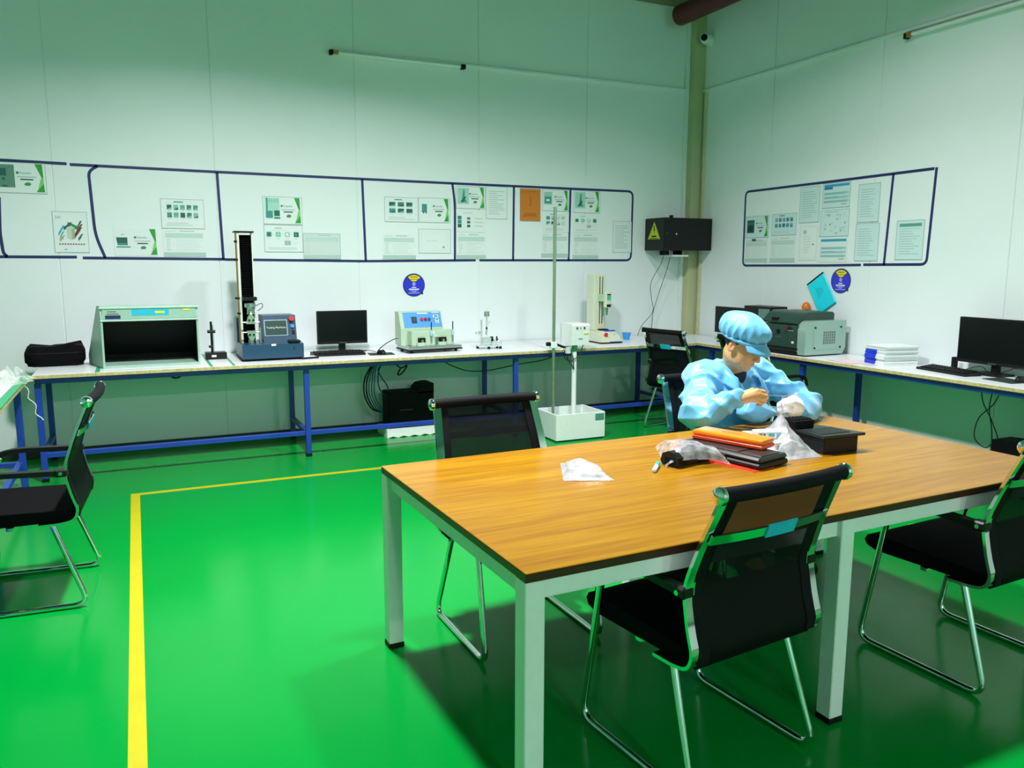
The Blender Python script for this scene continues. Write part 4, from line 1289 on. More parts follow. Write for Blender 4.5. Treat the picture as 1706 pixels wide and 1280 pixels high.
for y in (.105, .395):
    for z in (.07, .24):
        MB().cyl((.502, y, z), (.508, y, z), .008, n=10).build('screw', M_rubber, t)
for k in range(6):
    for j in range(5):
        MB().b2((.5025, .20+k*.024, .10+j*.022), (.5045, .214+k*.024, .118+j*.022)).build('vent_slot', M('vent_grey', C('#5f6f69'), .5), t, 0)
MB().b2((.38, .43, .012), (.47, .48, .11), .006).build('rear_foot', M_rubber, t, 0)
MB().cyl((.30, -.002, .232), (.30, -.022, .232), .016, n=14).build('emergency_stop', M('dark_red_knob', C('#6a2428'), .4), t)
MB().cyl((.345, -.002, .232), (.345, -.014, .232), .012, n=14).build('key_switch', M_chrome, t)
for x in (.30, .345):
    MB().b2((x-.018, -.0035, .205), (x+.018, -.001, .211)).build('switch_label', M('pale_label2', C('#9fb8ae'), .4), t, 0)
MB().cyl((.19, .002, .19), (.19, -.004, .19), .022, n=20).build('badge', M_rubber, t)
MB().b2((.15, -.0035, .14), (.23, -.001, .147)).build('badge_text', M('faint_text', C('#3f5f54'), .4), t, 0)
MB().b2((.35, -.004, .10), (.375, -.001, .118)).build('white_sticker', M_white, t, 0)
# orange warning lamp behind it
t = thing('warning_lamp', 'small orange dome lamp peeking over the spectrometer lid', 'lamp', (5.505, 5.44, BZ))
MB().cyl((0, 0, 0), (0, 0, .36), .016, n=12).build('stem', M_rubber, t)
MB().lathe([(.036, .36), (.038, .385), (.03, .41), (.012, .425)], 18).build('dome', M('amber_dome', C('#d8741e'), .25), t)
# monitor, box at the corner
t = monitor('monitor', 'black monitor behind the worker cap at the corner of the right bench', (5.30, 6.22, BZ), RR, .43, .26, .085)
t = thing('device_box', 'black electronic box with open metal side behind the worker cap', 'electronic box', (5.26, 5.98, BZ+.24), RR)
MB().b2((0, .0, 0), (.36, .2, .135), .004).build('case', M_black, t, 0)
MB().b2((.3605, .02, .02), (.3625, .18, .115), .001).build('metal_side', M_steel, t, 0)
MB().b2((.20, -.003, .02), (.345, .0, .115), .002).build('fan_grille', M('grille_green', C('#6f8f84'), .4, .4), t, 0)
t = thing('steel_shelf', 'pale sage shelf stand under the black electronic box', 'stand', (5.24, 5.99, BZ), RR)
MB().b2((0, 0, .225), (.40, .26, .24), .002).build('shelf', M_sage, t, 0)
for x in (.0, .385):
    MB().b2((x, 0, 0), (x+.015, .26, .225), .002).build('side', M_sage, t, 0)
# hanging cyan folder
t = thing('hanging_folder', 'bright cyan folder with black spine hanging tilted on the right wall', 'folder', (XR-.012, 5.335, 1.40), RR)
rot = Matrix.Rotation(R(-36), 4, 'Y')
MB().box((0, 0, 0), (.21, .012, .30), .003).build('cover', M('cyan_card', C('#00e2f6'), .45, var=.03), t, 0).matrix_local = Matrix.Translation((.035, -.012, -.12)) @ Matrix.Rotation(R(-33), 4, 'Y')
MB().box((0, 0, .149), (.212, .016, .016), .003).build('spine', M_rubber, t, 0).matrix_local = Matrix.Translation((.035, -.012, -.12)) @ Matrix.Rotation(R(-33), 4, 'Y')
for k in range(4):
    MB().box((-.03+.02*k, -.0068, .02), (.004, .001, .10-.02*k)).build('cover_lettering', M('teal_ink', C('#108a9a'), .5), t, 0).matrix_local = Matrix.Translation((.035, -.012, -.12)) @ Matrix.Rotation(R(-33), 4, 'Y')
MB().tube(curvepath([(.0, 0, .07), (.006, -.006, .05), (-.004, -.008, .03), (.0, -.01, .015)]), .003, 6).build('hanger_string', M_white, t)
# stack of files with blue clips
rnd = random.Random(4)
for k in range(9):
    z = BZ+k*.0165
    lbl = ['lowest', 'second lowest', 'third', 'fourth', 'fifth', 'sixth', 'seventh', 'second highest', 'topmost'][k]
    t = thing('file_folder', '%s white file in the stack beside the spectrometer%s' % (lbl, ', with blue spine' if k < 7 else ''), 'file', (5.16+rnd.uniform(-.008, .008), 4.46+rnd.uniform(-.006, .006), z), RR+R(-12)+R(rnd.uniform(-2, 2)), 'stacked files on the right bench')
    MB().b2((.0, .0, .0), (.225, .30, .0155), .002).build('pages', M('paper_white', (.80, .85, .85), .6, var=.03, scale=8), t, 0)
    if k < 7:
        MB().b2((-.003, -.002, -.0), (.13 if k else .12, .02, .0158), .002).build('spine', M('clip_blue', C('#2040d8'), .35), t, 0)
    else:
        MB().b2((.0, -.003, .004), (.225, .0, .012)).build('page_edge', M('page_edge_grey', (.62, .68, .69), .7), t, 0)
# loose papers
for k, (x, y, a, col, lbl) in enumerate(((5.02, 4.64, 4, '#c9dcd8', 'pale green sheet at the bench edge beside the spectrometer'), (5.03, 4.72, -9, '#e6c9cf', 'pink paper sheet spread in front of the file stack'), (5.05, 4.58, 14, '#e9d3d6', 'pinkish paper sheet partly under the blue clipped files'))):
    o = MB().b2((0, 0, 0), (.297, .21, .0012)).build('paper_sheet', M('paper_%d' % k, C(col), .6, var=.03), None, 0, (x, y, BZ+.0005+.0014*k), RR+R(a))
    tag(o, lbl, 'paper')
# monitor, keyboard, mouse on the right
monitor('monitor', 'large black monitor at the right edge of the photo', (5.40, 3.58, BZ), RR+R(-3), .56, .325, .07)
keyboard('black keyboard at the right edge in front of the large monitor', (5.25, 3.81, BZ), RR+R(-10), .45, .14)
pad('dark mouse pad at the right edge below the large monitor', (5.23, 3.36, BZ), RR+R(-10), .24, .18)
mouse('black mouse at the right edge on its pad', (5.25, 3.28, BZ+.004), RR)
t = thing('cable_holder', 'small black upright holder under the left side of the large monitor', 'holder', (5.47, 3.92, BZ), RR)
MB().b2((-.015, -.02, 0), (.015, .02, .09), .004).build('upright', M_rubber, t, 0)
MB().b2((-.03, -.03, 0), (.03, .03, .01), .003).build('base', M_rubber, t, 0)
cable('cable', [(5.36, 3.76, BZ+.02), (5.42, 3.68, BZ+.05), (5.40, 3.60, BZ+.012), (5.38, 3.5, BZ+.03), (5.40, 3.36, BZ+.10)], 'thin black lead tangled under the large right monitor', .003)
cable('cable', [(5.30, 3.38, BZ+.08), (5.36, 3.25, BZ+.06), (5.42, 3.1, BZ+.045), (5.42, 2.8, BZ+.04)], 'black lead running right behind the large monitor foot', .003)
# under the right bench
for k, pts in enumerate(([(5.35, 3.62, .72), (5.36, 3.60, .58), (5.36, 3.52, .45), (5.36, 3.46, .30), (5.36, 3.50, .16)],
                         [(5.35, 3.52, .72), (5.36, 3.55, .55), (5.36, 3.52, .40), (5.36, 3.50, .22)],
                         [(5.35, 3.46, .72), (5.36, 3.52, .58), (5.36, 3.62, .46), (5.36, 3.64, .32), (5.36, 3.56, .26), (5.36, 3.50, .30)],
                         [(5.36, 3.50, .22), (5.36, 3.60, .16), (5.36, 3.58, .08), (5.36, 3.50, .10), (5.36, 3.46, .18)])):
    cable('cable', pts, ['left hanging black lead under the large right monitor', 'straight black lead under the large right monitor', 'looped black lead under the large right monitor', 'small curl of black lead near the floor under the right bench'][k], .004)
t = thing('power_backup', 'black rounded unit on the floor under the right bench', 'electrical unit', (5.22, 3.42, 0), RR)
MB().prism([(0, 0), (.40, 0), (.40, .33), (.36, .365), (.20, .375), (.0, .36)], .0, .20, 'Y').build('case', M_matblack, t, 0)
MB().b2((.40, .03, .05), (.404, .17, .28), .002).build('vent_panel', M_rubber, t, 0)

# ------------------------------------------------------------------ clear film on the left bench
M_film = plastic_film('clear_film', .32, (.85, .93, .85))
t = thing('plastic_film', 'crumpled pile of clear plastic film on the left bench with a curled strand', 'plastic film', (-.86, 5.85, BZ))
rnd = random.Random(11)
for k in range(5):
    px, py = rnd.uniform(-.16, .06), rnd.uniform(-.55, .2)
    ph = [rnd.uniform(0, 6) for _ in range(6)]
    def ff(u, v, px=px, py=py, ph=ph):
        a, b = u-.5, v-.5
        env = max(0, 1-(2*abs(a))**3)*max(0, 1-(2*abs(b))**3)
        z = env*(.05+.035*math.sin(9*u+ph[0])*math.cos(8*v+ph[1])+.02*math.sin(21*u+ph[2]+5*v)+.015*math.sin(23*v+ph[3]))
        return (px+a*.30+.02*math.sin(14*v+ph[4]), py+b*.34+.02*math.sin(13*u+ph[5]), .003+abs(z))
    mb = MB(); mb.grid(ff, 26, 26); mb.build('film_fold', M_film, t, 60)
MB().tube([(.17+.012*math.sin(k*1.1)+.006*k, .12, -.03-.018*k+.004*math.cos(k)) for k in range(14)], .0035, 6).build('curled_strand', plastic_film('white_strand', .85), t, 60)

# ------------------------------------------------------------------ things on the table
def crumple(name, label, loc, rz, outline, zfn, mat, nu=26, nv=20, two=True, cat='plastic bag'):
    """crumpled bag: a bilinear patch over four corners, raised by zfn(u,v), with an under layer"""
    t = thing(name, label, cat, loc, rz)
    P = [Vector((*p, 0)) for p in outline]
    def f(u, v):
        p = P[0]*(1-u)*(1-v)+P[1]*u*(1-v)+P[2]*u*v+P[3]*(1-u)*v
        return (p.x, p.y, max(.0008, zfn(u, v)))
    mb = MB(); mb.grid(f, nu, nv)
    o = mb.build('upper_film', mat, t, 0)
    if two:
        def g(u, v):
            p = f(u, v)
            return (p[0], p[1], .0004+.0006*math.sin(u*9)**2)
        mb = MB(); mb.grid(g, 8, 8); mb.build('lower_film', mat, t, 25)
    return t
def rough(seed, amp, fr=5):
    rnd = random.Random(seed)
    w_ = [(rnd.uniform(-fr, fr)*2.4, rnd.uniform(-fr, fr)*2.4, rnd.uniform(0, 6.3), rnd.uniform(.4, 1)) for _ in range(9)]
    def z(u, v):
        s_ = 0
        for a, b, c, d in w_:
            s_ += d*(1-abs(((a*u+b*v+c)/PI) % 2-1)*2)
        return amp*s_/4
    return z
M_bagw = plastic_film('milky_bag', .58, (.50, .53, .56))
M_bagc = plastic_film('clear_bag', .42, (.55, .58, .6))
r1 = rough(3, .016, 6)
crumple('plastic_bag', 'small flat milky plastic bag lying alone on the table left of the pen', (1.385, 2.50, TZ), R(0), [(0, 0), (.175, -.075), (.215, .14), (.115, .235)],
        lambda u, v: (.010+.030*math.sin(PI*u)*math.sin(PI*v)+abs(r1(u, v)))*min(1, 6*min(u, v, 1-u, 1-v)+.15), M_bagw, 22, 18)
# marker pen
t = thing('marker_pen', 'white marker pen with turquoise cap on the table', 'pen', (1.755, 2.455, TZ+.0095), R(47))
MB().lathe([(.004, 0), (.0085, .004), (.009, .07), (.0085, .075)], 14, axis='X').build('barrel', M_white, t)
MB().lathe([(.0095, .070), (.0095, .115), (.007, .12)], 14, axis='X').build('cap', M('turquoise', C('#1fc0c4'), .35), t)
MB().b2((.03, -.003, .0085), (.066, .003, .0105), .0005).build('clip', M_white, t, 0)
# black part in a clear bag
t = thing('black_part', 'black plastic part wrapped inside the clear bag beside the orange case', 'plastic part', (1.905, 2.475, TZ), R(12))
MB().prism([(0, .006), (.0, .04), (.02, .058), (.05, .062), (.08, .05), (.09, .02), (.08, .004)], -.03, .03, 'X').build('barrel_block', M_black, t, 0)
MB().b2((-.03, .0, .004), (.16, .075, .045), .008).build('body', M_black, t, 0)
MB().b2((.10, -.012, .004), (.165, .085, .062), .014, seg=2).build('end_knob', M_black, t, 40)
r2 = rough(8, .016, 6)
crumple('plastic_bag', 'clear plastic bag drawn over the black part beside the pen', (1.905, 2.44, TZ), R(0), [(-.06, .06), (.185, -.055), (.215, .12), (.10, .36)],
        lambda u, v: (.02+.062*math.sin(PI*min(1, u*.9+.1))*max(0, 1-1.15*v)**.5+.03*v+abs(r2(u, v))*.9)*min(1, 7*min(u, v+.05, 1-u, 1.04-v)+.06), M_bagc, two=False)
# black case with orange case on top
t = thing('black_case', 'long flat black plastic case under the orange case', 'case', (2.19, 2.53, TZ+.003), R(-78))
MB().b2((-.21, -.095, 0), (.21, .095, .022), .006).build('tray', M_black, t, 0)
MB().b2((-.207, -.092, .0225), (.207, .092, .044), .008).build('lid', M('black_case_lid', (.014, .018, .018), .35), t, 0)
MB().b2((.10, -.06, .044), (.19, .06, .047), .002).build('lid_panel', M('black_case_lid', (.014, .018, .018), .35), t, 0)
MB().b2((-.19, -.06, .044), (.08, .06, .047), .002).build('lid_panel', M('black_case_lid', (.014, .018, .018), .35), t, 0)
MB().b2((-.04, -.099, .015), (.05, -.093, .034), .003).build('latch', M_rubber, t, 0)
t = thing('red_sheet', 'thin red plastic sheet under the edge of the black case', 'plastic sheet', (2.165, 2.53, TZ), R(-78))
MB().b2((-.21, -.11, 0), (.215, .03, .0025), .001).build('panel', M('red_plastic', C('#ff3a1a'), .3), t, 0)
t = thing('orange_case', 'orange plastic case lying on the black case', 'case', (2.235, 2.575, TZ+.0505), R(-70))
OR = M('orange_plastic', C('#ff8412'), .3, var=.04); OR2 = M('deep_orange', C('#f0480a'), .3, var=.04)
MB().b2((-.165, -.055, 0), (.165, .055, .018), .006).build('tray', OR2, t, 0)
MB().b2((-.163, -.053, .0185), (.163, .053, .040), .008, seg=2).build('lid', OR, t, 40)
MB().b2((-.16, -.0565, .016), (.16, -.0545, .020)).build('seam_rib', OR2, t, 0)
MB().b2((-.05, -.005, .0398), (.04, .0, .0408), .0003).build('scratch_mark', M_rubber, t, 0)
# white boxes
for k, (x, y, z, a, lbl) in enumerate(((2.41, 2.50, 0, 8, 'lower white carton in the small pile behind the orange case'), (2.42, 2.505, .030, 4, 'upper white carton in the small pile behind the orange case'))):
    t = thing('carton', lbl, 'carton', (x, y, TZ+z), R(a), 'white cartons on the table')
    MB().b2((-.055, -.04, 0), (.055, .05, .0295), .002).build('box', M_white, t, 0)
    MB().b2((-.055, -.0405, .013), (.055, -.0395, .0145)).build('flap_seam', M('flap_grey', (.5, .56, .56), .6), t, 0)
t = thing('carton', 'small white and blue printed carton on top of the white pile', 'carton', (2.40, 2.545, TZ+.060), R(-14))
MB().b2((-.06, -.028, 0), (.06, .028, .034), .002).build('box', M_white, t, 0)
for x0, x1, c in ((-.052, -.042, '#4f7f8a'), (-.036, -.026, '#4f7f8a'), (-.012, .016, '#4fa8b8')):
    MB().b2((x0, -.0285, .010), (x1, -.0278, .026)).build('print_block', M('print'+c, C(c), .5), t, 0)
MB().b2((.0602, -.024, .006), (.0608, .024, .028)).build('print_panel', M('print#5f9fe0', C('#5f9fe0'), .5), t, 0)
MB().b2((.024, -.0285, .008), (.056, -.0278, .026)).build('print_panel', M('print#8fc0ea', C('#8fc0ea'), .5), t, 0)
# big bag
r3 = rough(21, .024, 6)
crumple('plastic_bag', 'large crumpled clear plastic bag peaked beside the black open box', (2.445, 2.385, TZ), R(0), [(-.13, .01), (.105, -.005), (.13, .22), (.10, .40)],
        lambda u, v: (.02+(.11*max(0, 1-abs(u-.4)*2.6)*max(0, 1-abs(v-.55)*1.9)+.03*math.sin(PI*u)*math.sin(PI*v))+abs(r3(u, v))*.9)*min(1, 7*min(u, v, 1-u, 1-v)+.03), M_bagw, 34, 26)
o = MB().b2((0, 0, 0), (.30, .12, .0008)).build('paper_sheet', M_white, None, 0, (2.60, 2.80, TZ), R(6))
tag(o, 'white paper sheet on the table behind the crumpled clear bag', 'paper')
# black open box
t = thing('black_tray_box', 'black ribbed plastic box with curved top standing on the table', 'plastic box', (2.575, 2.40, TZ), R(-2))
MB().b2((0, 0, 0), (.19, .23, .07), .004).build('body', M_black, t, 0)
arc = [(0-.01, -.005), (.215, -.012)]+[(.215-.014*k, .0+.24*k/6) for k in range(1, 7)]+[(.05, .245), (-.01, .22)]
MB().prism(arc, .0702, .082, 'Z').build('flange', M('flange_dark', (.014, .025, .023), .35), t, 0)
for k in range(10):
    MB().b2((.01+k*.016, .02, .082), (.018+k*.016, .13, .085), .001).build('rib', M('flange_dark', (.014, .025, .023), .35), t, 0)
MB().b2((-.02, .15, .082), (.085, .23, .118), .003).build('end_block', M_matblack, t, 0)
for k in range(5):
    MB().b2((-.018+k*.021, .16, .118), (-.008+k*.021, .225, .123)).build('tooth', M_matblack, t, 0)

# ------------------------------------------------------------------ the seated worker
class Vol:
    """signed distance volume; shapes are blended in locally, the skin is read out with surface nets"""
    def __init__(s, lo, hi, h):
        s.lo = np.array(lo, dtype=np.float32); s.h = h
        s.n = np.ceil((np.array(hi)-np.array(lo))/h).astype(int)+1
        s.d = np.full(s.n, .5, dtype=np.float32)
    def _blk(s, lo, hi):
        a = np.clip(np.floor((np.array(lo)-s.lo)/s.h).astype(int), 0, s.n-1)
        b = np.clip(np.ceil((np.array(hi)-s.lo)/s.h).astype(int)+1, 1, s.n)
        ax = [s.lo[i]+s.h*np.arange(a[i], b[i], dtype=np.float32) for i in range(3)]
        X, Y, Z = np.meshgrid(*ax, indexing='ij')
        return tuple(slice(a[i], b[i]) for i in range(3)), X, Y, Z
    def _mix(s, sl, d, k, sub=False):
        o = s.d[sl]
        if sub:
            d = -d
            if k <= 0:
                s.d[sl] = np.maximum(o, d); return
            hh = np.clip(.5-.5*(d-o)/k*-1, 0, 1)
            hh = np.clip(.5+.5*(d-o)/k, 0, 1)
            s.d[sl] = o*(1-hh)+d*hh+k*hh*(1-hh)
        else:
            if k <= 0:
                s.d[sl] = np.minimum(o, d); return
            hh = np.clip(.5+.5*(o-d)/k, 0, 1)
            s.d[sl] = o*(1-hh)+d*hh-k*hh*(1-hh)
    def cone(s, a, b, r0, r1=None, k=.01, sub=False):
        """tapered capsule"""
        r1 = r0 if r1 is None else r1
        a = np.array(a, dtype=np.float32); b = np.array(b, dtype=np.float32)
        m = max(r0, r1)+k+3*s.h+.02
        sl, X, Y, Z = s._blk(np.minimum(a, b)-m, np.maximum(a, b)+m)
        ab = b-a
        t = np.clip(((X-a[0])*ab[0]+(Y-a[1])*ab[1]+(Z-a[2])*ab[2])/max(1e-9, float(ab@ab)), 0, 1)
        d = np.sqrt((X-a[0]-ab[0]*t)**2+(Y-a[1]-ab[1]*t)**2+(Z-a[2]-ab[2]*t)**2)-(r0+(r1-r0)*t)
        s._mix(sl, d, k, sub)
    def ell(s, c, r, ax=None, k=.01, sub=False):
        """ellipsoid with optional axes (rows)"""
        c = np.array(c, dtype=np.float32); r = np.array(r, dtype=np.float32)
        m = float(r.max())+k+3*s.h+.02
        sl, X, Y, Z = s._blk(c-m, c+m)
        P = [X-c[0], Y-c[1], Z-c[2]]
        if ax is not None:
            A_ = np.array(ax, dtype=np.float32)
            P = [A_[i, 0]*P[0]+A_[i, 1]*P[1]+A_[i, 2]*P[2] for i in range(3)]
        q = np.sqrt((P[0]/r[0])**2+(P[1]/r[1])**2+(P[2]/r[2])**2)+1e-6
        g = np.sqrt((P[0]/r[0]**2)**2+(P[1]/r[1]**2)**2+(P[2]/r[2]**2)**2)+1e-6
        s._mix(sl, q*(q-1)/g, k, sub)
    def chain(s, pts, rs, k=.01):
        for i in range(len(pts)-1):
            s.cone(pts[i], pts[i+1], rs[i], rs[i+1], k)
    def cut(s, fn):
        """keep only where fn(X,Y,Z) < 0"""
        sl, X, Y, Z = s._blk(s.lo, s.lo+s.h*s.n)
        s.d[sl] = np.maximum(s.d[sl], fn(X, Y, Z).astype(np.float32))
    def warp(s, fn):
        sl, X, Y, Z = s._blk(s.lo, s.lo+s.h*s.n)
        m = np.abs(s.d[sl]) < .05
        d = s.d[sl]
        d[m] += fn(X[m], Y[m], Z[m]).astype(np.float32)
        s.d[sl] = d
    def mesh(s, name, mat, parent, iters=1):
        d = s.d
        ins = d < 0
        cs = [slice(None, -1), slice(1, None)]
        cnt = np.zeros(tuple(np.array(d.shape)-1), dtype=np.int8)
        for i in (0, 1):
            for j in (0, 1):
                for k in (0, 1):
                    cnt += ins[cs[i], cs[j], cs[k]]
        act = (cnt > 0) & (cnt < 8)
        idx = np.argwhere(act)
        vid = np.full(act.shape, -1, dtype=np.int64)
        vid[act] = np.arange(len(idx))
        acc = np.zeros((len(idx), 3)); num = np.zeros(len(idx))
        corner = {(i, j, k): d[idx[:, 0]+i, idx[:, 1]+j, idx[:, 2]+k].astype(np.float64) for i in (0, 1) for j in (0, 1) for k in (0, 1)}
        for c0 in corner:
            for ax in range(3):
                if c0[ax]:
                    continue
                c1 = list(c0); c1[ax] = 1; c1 = tuple(c1)
                a, b = corner[c0], corner[c1]
                m = (a < 0) != (b < 0)
                t = np.where(m, a/np.where(m, a-b, 1), 0)
                p = np.tile(np.array(c0, dtype=float), (len(idx), 1)); p[:, ax] += t
                acc[m] += p[m]; num[m] += 1
        V = s.lo+s.h*(idx+acc/np.maximum(num, 1)[:, None])
        F = []
        for ax in range(3):
            o1, o2 = [(1, 2), (2, 0), (0, 1)][ax]
            s0 = [slice(None)]*3; s1 = [slice(None)]*3
            s0[ax] = slice(None, -1); s1[ax] = slice(1, None)
            A_, B_ = ins[tuple(s0)], ins[tuple(s1)]
            e = np.argwhere(A_ != B_)
            ok = (e[:, o1] > 0) & (e[:, o2] > 0) & (e[:, o1] < d.shape[o1]-1) & (e[:, o2] < d.shape[o2]-1)
            e = e[ok]
            flip = A_[e[:, 0], e[:, 1], e[:, 2]]
            q = []
            for a, b in ((-1, -1), (0, -1), (0, 0), (-1, 0)):
                f = e.copy(); f[:, o1] += a; f[:, o2] += b
                q.append(vid[f[:, 0], f[:, 1], f[:, 2]])
            q = np.stack(q, 1)
            q[~flip] = q[~flip][:, ::-1]
            F.append(q)
        F = np.concatenate(F)
        F = F[(F >= 0).all(1)]
        me = bpy.data.meshes.new(name)
        me.vertices.add(len(V)); me.vertices.foreach_set('co', V.astype(np.float32).ravel())
        me.loops.add(F.size); me.loops.foreach_set('vertex_index', F.ravel().astype(np.int32))
        me.polygons.add(len(F)); me.polygons.foreach_set('loop_start', np.arange(0, F.size, 4, dtype=np.int32))
        me.update(calc_edges=True); me.validate()
        me.polygons.foreach_set('use_smooth', [True]*len(me.polygons))
        me.materials.append(mat)
        o = bpy.data.objects.new(name, me)
        COL.objects.link(o)
        o.parent = parent
        if iters:
            sm = o.modifiers.new('relax', 'SMOOTH'); sm.factor = .5; sm.iterations = iters
        return o

def nrm(v):
    v = np.array(v, dtype=float); return v/np.linalg.norm(v)
PX, PY = 2.81, 3.27          # seat position of the worker
person = thing('person', 'worker in light blue coat and cap seated at the table, looking down', 'person', (PX, PY, 0))
def L3(p):                   # world -> local of the person
    return np.array(p, dtype=float)-np.array([PX, PY, 0])
# head frame: F forward (toward the table, turned to the right of the photo and bent down)
Fh = nrm((.24, -.88, -.40))
Rh = nrm(np.cross((0, 0, 1), Fh))*1.0          # person's left side is -Rh ... Rh points to the person's left/right axis
Uh = nrm(np.cross(Fh, Rh))
HC = L3((2.765, 3.135, 1.135))
def H(f, r, u):              # head-local point: forward, side (+ toward +x side), up
    return HC+Fh*f+Rh*r+Uh*u
SIDE = 1.0
axs = [Fh, Rh, Uh]
skin = M('skin', C('#d9a06a'), .5, var=.05, scale=40)

sh_r, el_r, wr_r = L3((2.625, 3.285, .955)), L3((2.47, 3.09, .815)), L3((2.605, 2.955, .895))
sh_l, el_l, wr_l = L3((3.015, 3.285, .950)), L3((3.135, 3.06, .805)), L3((2.975, 2.955, .815))
vb = Vol((-.52, -.62, .0), (.50, .32, 1.33), .004)
# torso, hips, legs
pel = L3((2.81, 3.30, .52)); chest = L3((2.81, 3.29, .80)); nb = L3((2.80, 3.245, 1.0))
vb.chain([pel, chest, nb], [.125, .125, .06], .05)
vb.cone(sh_r, sh_l, .06, .06, .05)
for sx in (-1, 1):
    hip = pel+np.array([sx*.09, 0, -.01]); kn = L3((2.81+sx*.12, 2.90, .50)); an = L3((2.81+sx*.13, 2.93, .09)); toe = L3((2.81+sx*.14, 2.80, .045))
    vb.chain([hip, kn, an, toe], [.085, .058, .042, .035], .03)
for a, b, c in ((sh_r, el_r, wr_r), (sh_l, el_l, wr_l)):
    vb.chain([a, b, c], [.052, .042, .027], .02)
# neck and skull
vb.cone(nb, H(-.035, 0, -.06), .055, .052, .03)
vb.ell(H(-.012, 0, .03), (.098, .078, .088), axs, .02)
vb.ell(H(.025, 0, -.035), (.068, .064, .082), axs, .03)
vb.ell(H(.052, 0, -.098), (.030, .030, .022), axs, .03)          # chin
for sx in (-1, 1):
    vb.ell(H(.048, sx*.034, -.028), (.026, .022, .024), axs, .02)  # cheeks
    vb.ell(H(.010, sx*.050, -.070), (.045, .012, .024), axs, .02)  # jaw
    vb.ell(H(.078, sx*.030, .022), (.014, .024, .010), axs, .012)   # brow
    vb.ell(H(.089, sx*.031, .002), (.012, .016, .010), axs, .008, True)   # eye socket
    vb.ell(H(.078, sx*.031, .000), (.012, .014, .009), axs, .004)    # closed lid
    vb.ell(H(-.012, sx*.080, -.010), (.020, .008, .032), axs, .006)  # ear
    vb.ell(H(-.006, sx*.087, -.008), (.009, .006, .018), axs, .004, True)
    vb.ell(H(.098, sx*.011, -.040), (.010, .008, .007), axs, .006)   # nostril wing
vb.cone(H(.090, 0, .008), H(.112, 0, -.034), .008, .011, .012)       # nose
vb.ell(H(.088, 0, -.066), (.010, .022, .0055), axs, .005)            # lips
vb.ell(H(.084, 0, -.076), (.011, .019, .0065), axs, .005)
vb.ell(H(.094, 0, -.0705), (.010, .020, .0016), axs, .002, True)
# bare right hand: palm, five fingers pinching the tweezers
def W(*p): return L3(p)
pk = W(2.652, 2.948, .906)
vb.cone(wr_r, pk, .027, .027, .012)
fing = [   # knuckle, middle joint, end joint, tip, radius (index on top, back of the hand toward the viewer)
    (W(2.690, 2.940, .933), W(2.726, 2.932, .926), W(2.750, 2.940, .912), W(2.762, 2.952, .902), .0098),
    (W(2.694, 2.932, .916), W(2.733, 2.924, .906), W(2.751, 2.938, .893), W(2.748, 2.957, .886), .0100),
    (W(2.690, 2.930, .899), W(2.725, 2.920, .887), W(2.739, 2.936, .875), W(2.730, 2.955, .871), .0096),
    (W(2.682, 2.934, .884), W(2.709, 2.924, .872), W(2.719, 2.938, .863), W(2.710, 2.953, .861), .0086)]
for a, b, c, d, r in fing:
    vb.cone(wr_r*.35+pk*.65, a, .020, r*1.2, .010)
    vb.chain([a, b, c, d], [r*1.15, r, r*.92, r*.80], .003)
vb.chain([W(2.632, 2.962, .915), W(2.690, 2.972, .928), W(2.734, 2.966, .917), W(2.762, 2.960, .906)], [.018, .0135, .0115, .0095], .006)
# left hand (inside the white glove): loose fist
vb.cone(wr_l, W(2.925, 2.935, .84), .027, .030, .012)
for i in range(4):
    y0 = 2.915+.017*i
    a = W(2.895, y0, .868-.004*i)
    vb.chain([W(2.93, y0+.003, .85), a, W(2.868, y0-.006, .862-.006*i), W(2.872, y0-.004, .838-.005*i), W(2.896, y0, .832)], [.014, .0105, .0098, .009, .008], .004)
vb.chain([W(2.935, 2.905, .835), W(2.905, 2.892, .858), W(2.878, 2.892, .872)], [.015, .0115, .0095], .006)
vb.mesh('body', skin, person, 1)

# face colour details
dark = M('hair_black', (.010, .008, .007), .6)
for sx in (-1, 1):
    MB().tube([tuple(H(.0895-.004*abs(k), sx*(.018+.009*(k+1.5)), .024+.002*(1-(k/1.5)**2))) for k in (-1.5, -.75, 0, .75, 1.5)], [.0015, .003, .0032, .0028, .001], 6).build('eyebrow', dark, person)
    MB().tube([tuple(H(.0895-.0025*abs(k)-.002, sx*(.018+.009*(k+1.5)), -.005-.0015*(1-(k/1.5)**2))) for k in (-1.5, -.75, 0, .75, 1.5)], [.0008, .0018, .002, .0018, .0008], 6).build('eyelash', dark, person)
MB().tube([tuple(H(.0935-abs(k)*.0035, k*.010, -.0705)) for k in (-1.7, -1, 0, 1, 1.7)], [.001, .0024, .003, .0024, .001], 6).build('lips', M('lip_skin', C('#a05a48'), .5), person)
vh = Vol(HC-.16, HC+.16, .005)
vh.ell(H(-.016, 0, .035), (.100, .083, .090), axs, .0)
vh.cut(lambda X, Y, Z: ((X-HC[0])*Fh[0]+(Y-HC[1])*Fh[1]+(Z-HC[2])*Fh[2])*.55-((X-HC[0])*Uh[0]+(Y-HC[1])*Uh[1]+(Z-HC[2])*Uh[2])*.55-.002)
vh.cut(lambda X, Y, Z: -(((X-HC[0])*Uh[0]+(Y-HC[1])*Uh[1]+(Z-HC[2])*Uh[2])+.05))
vh.mesh('hair', dark, person, 1)

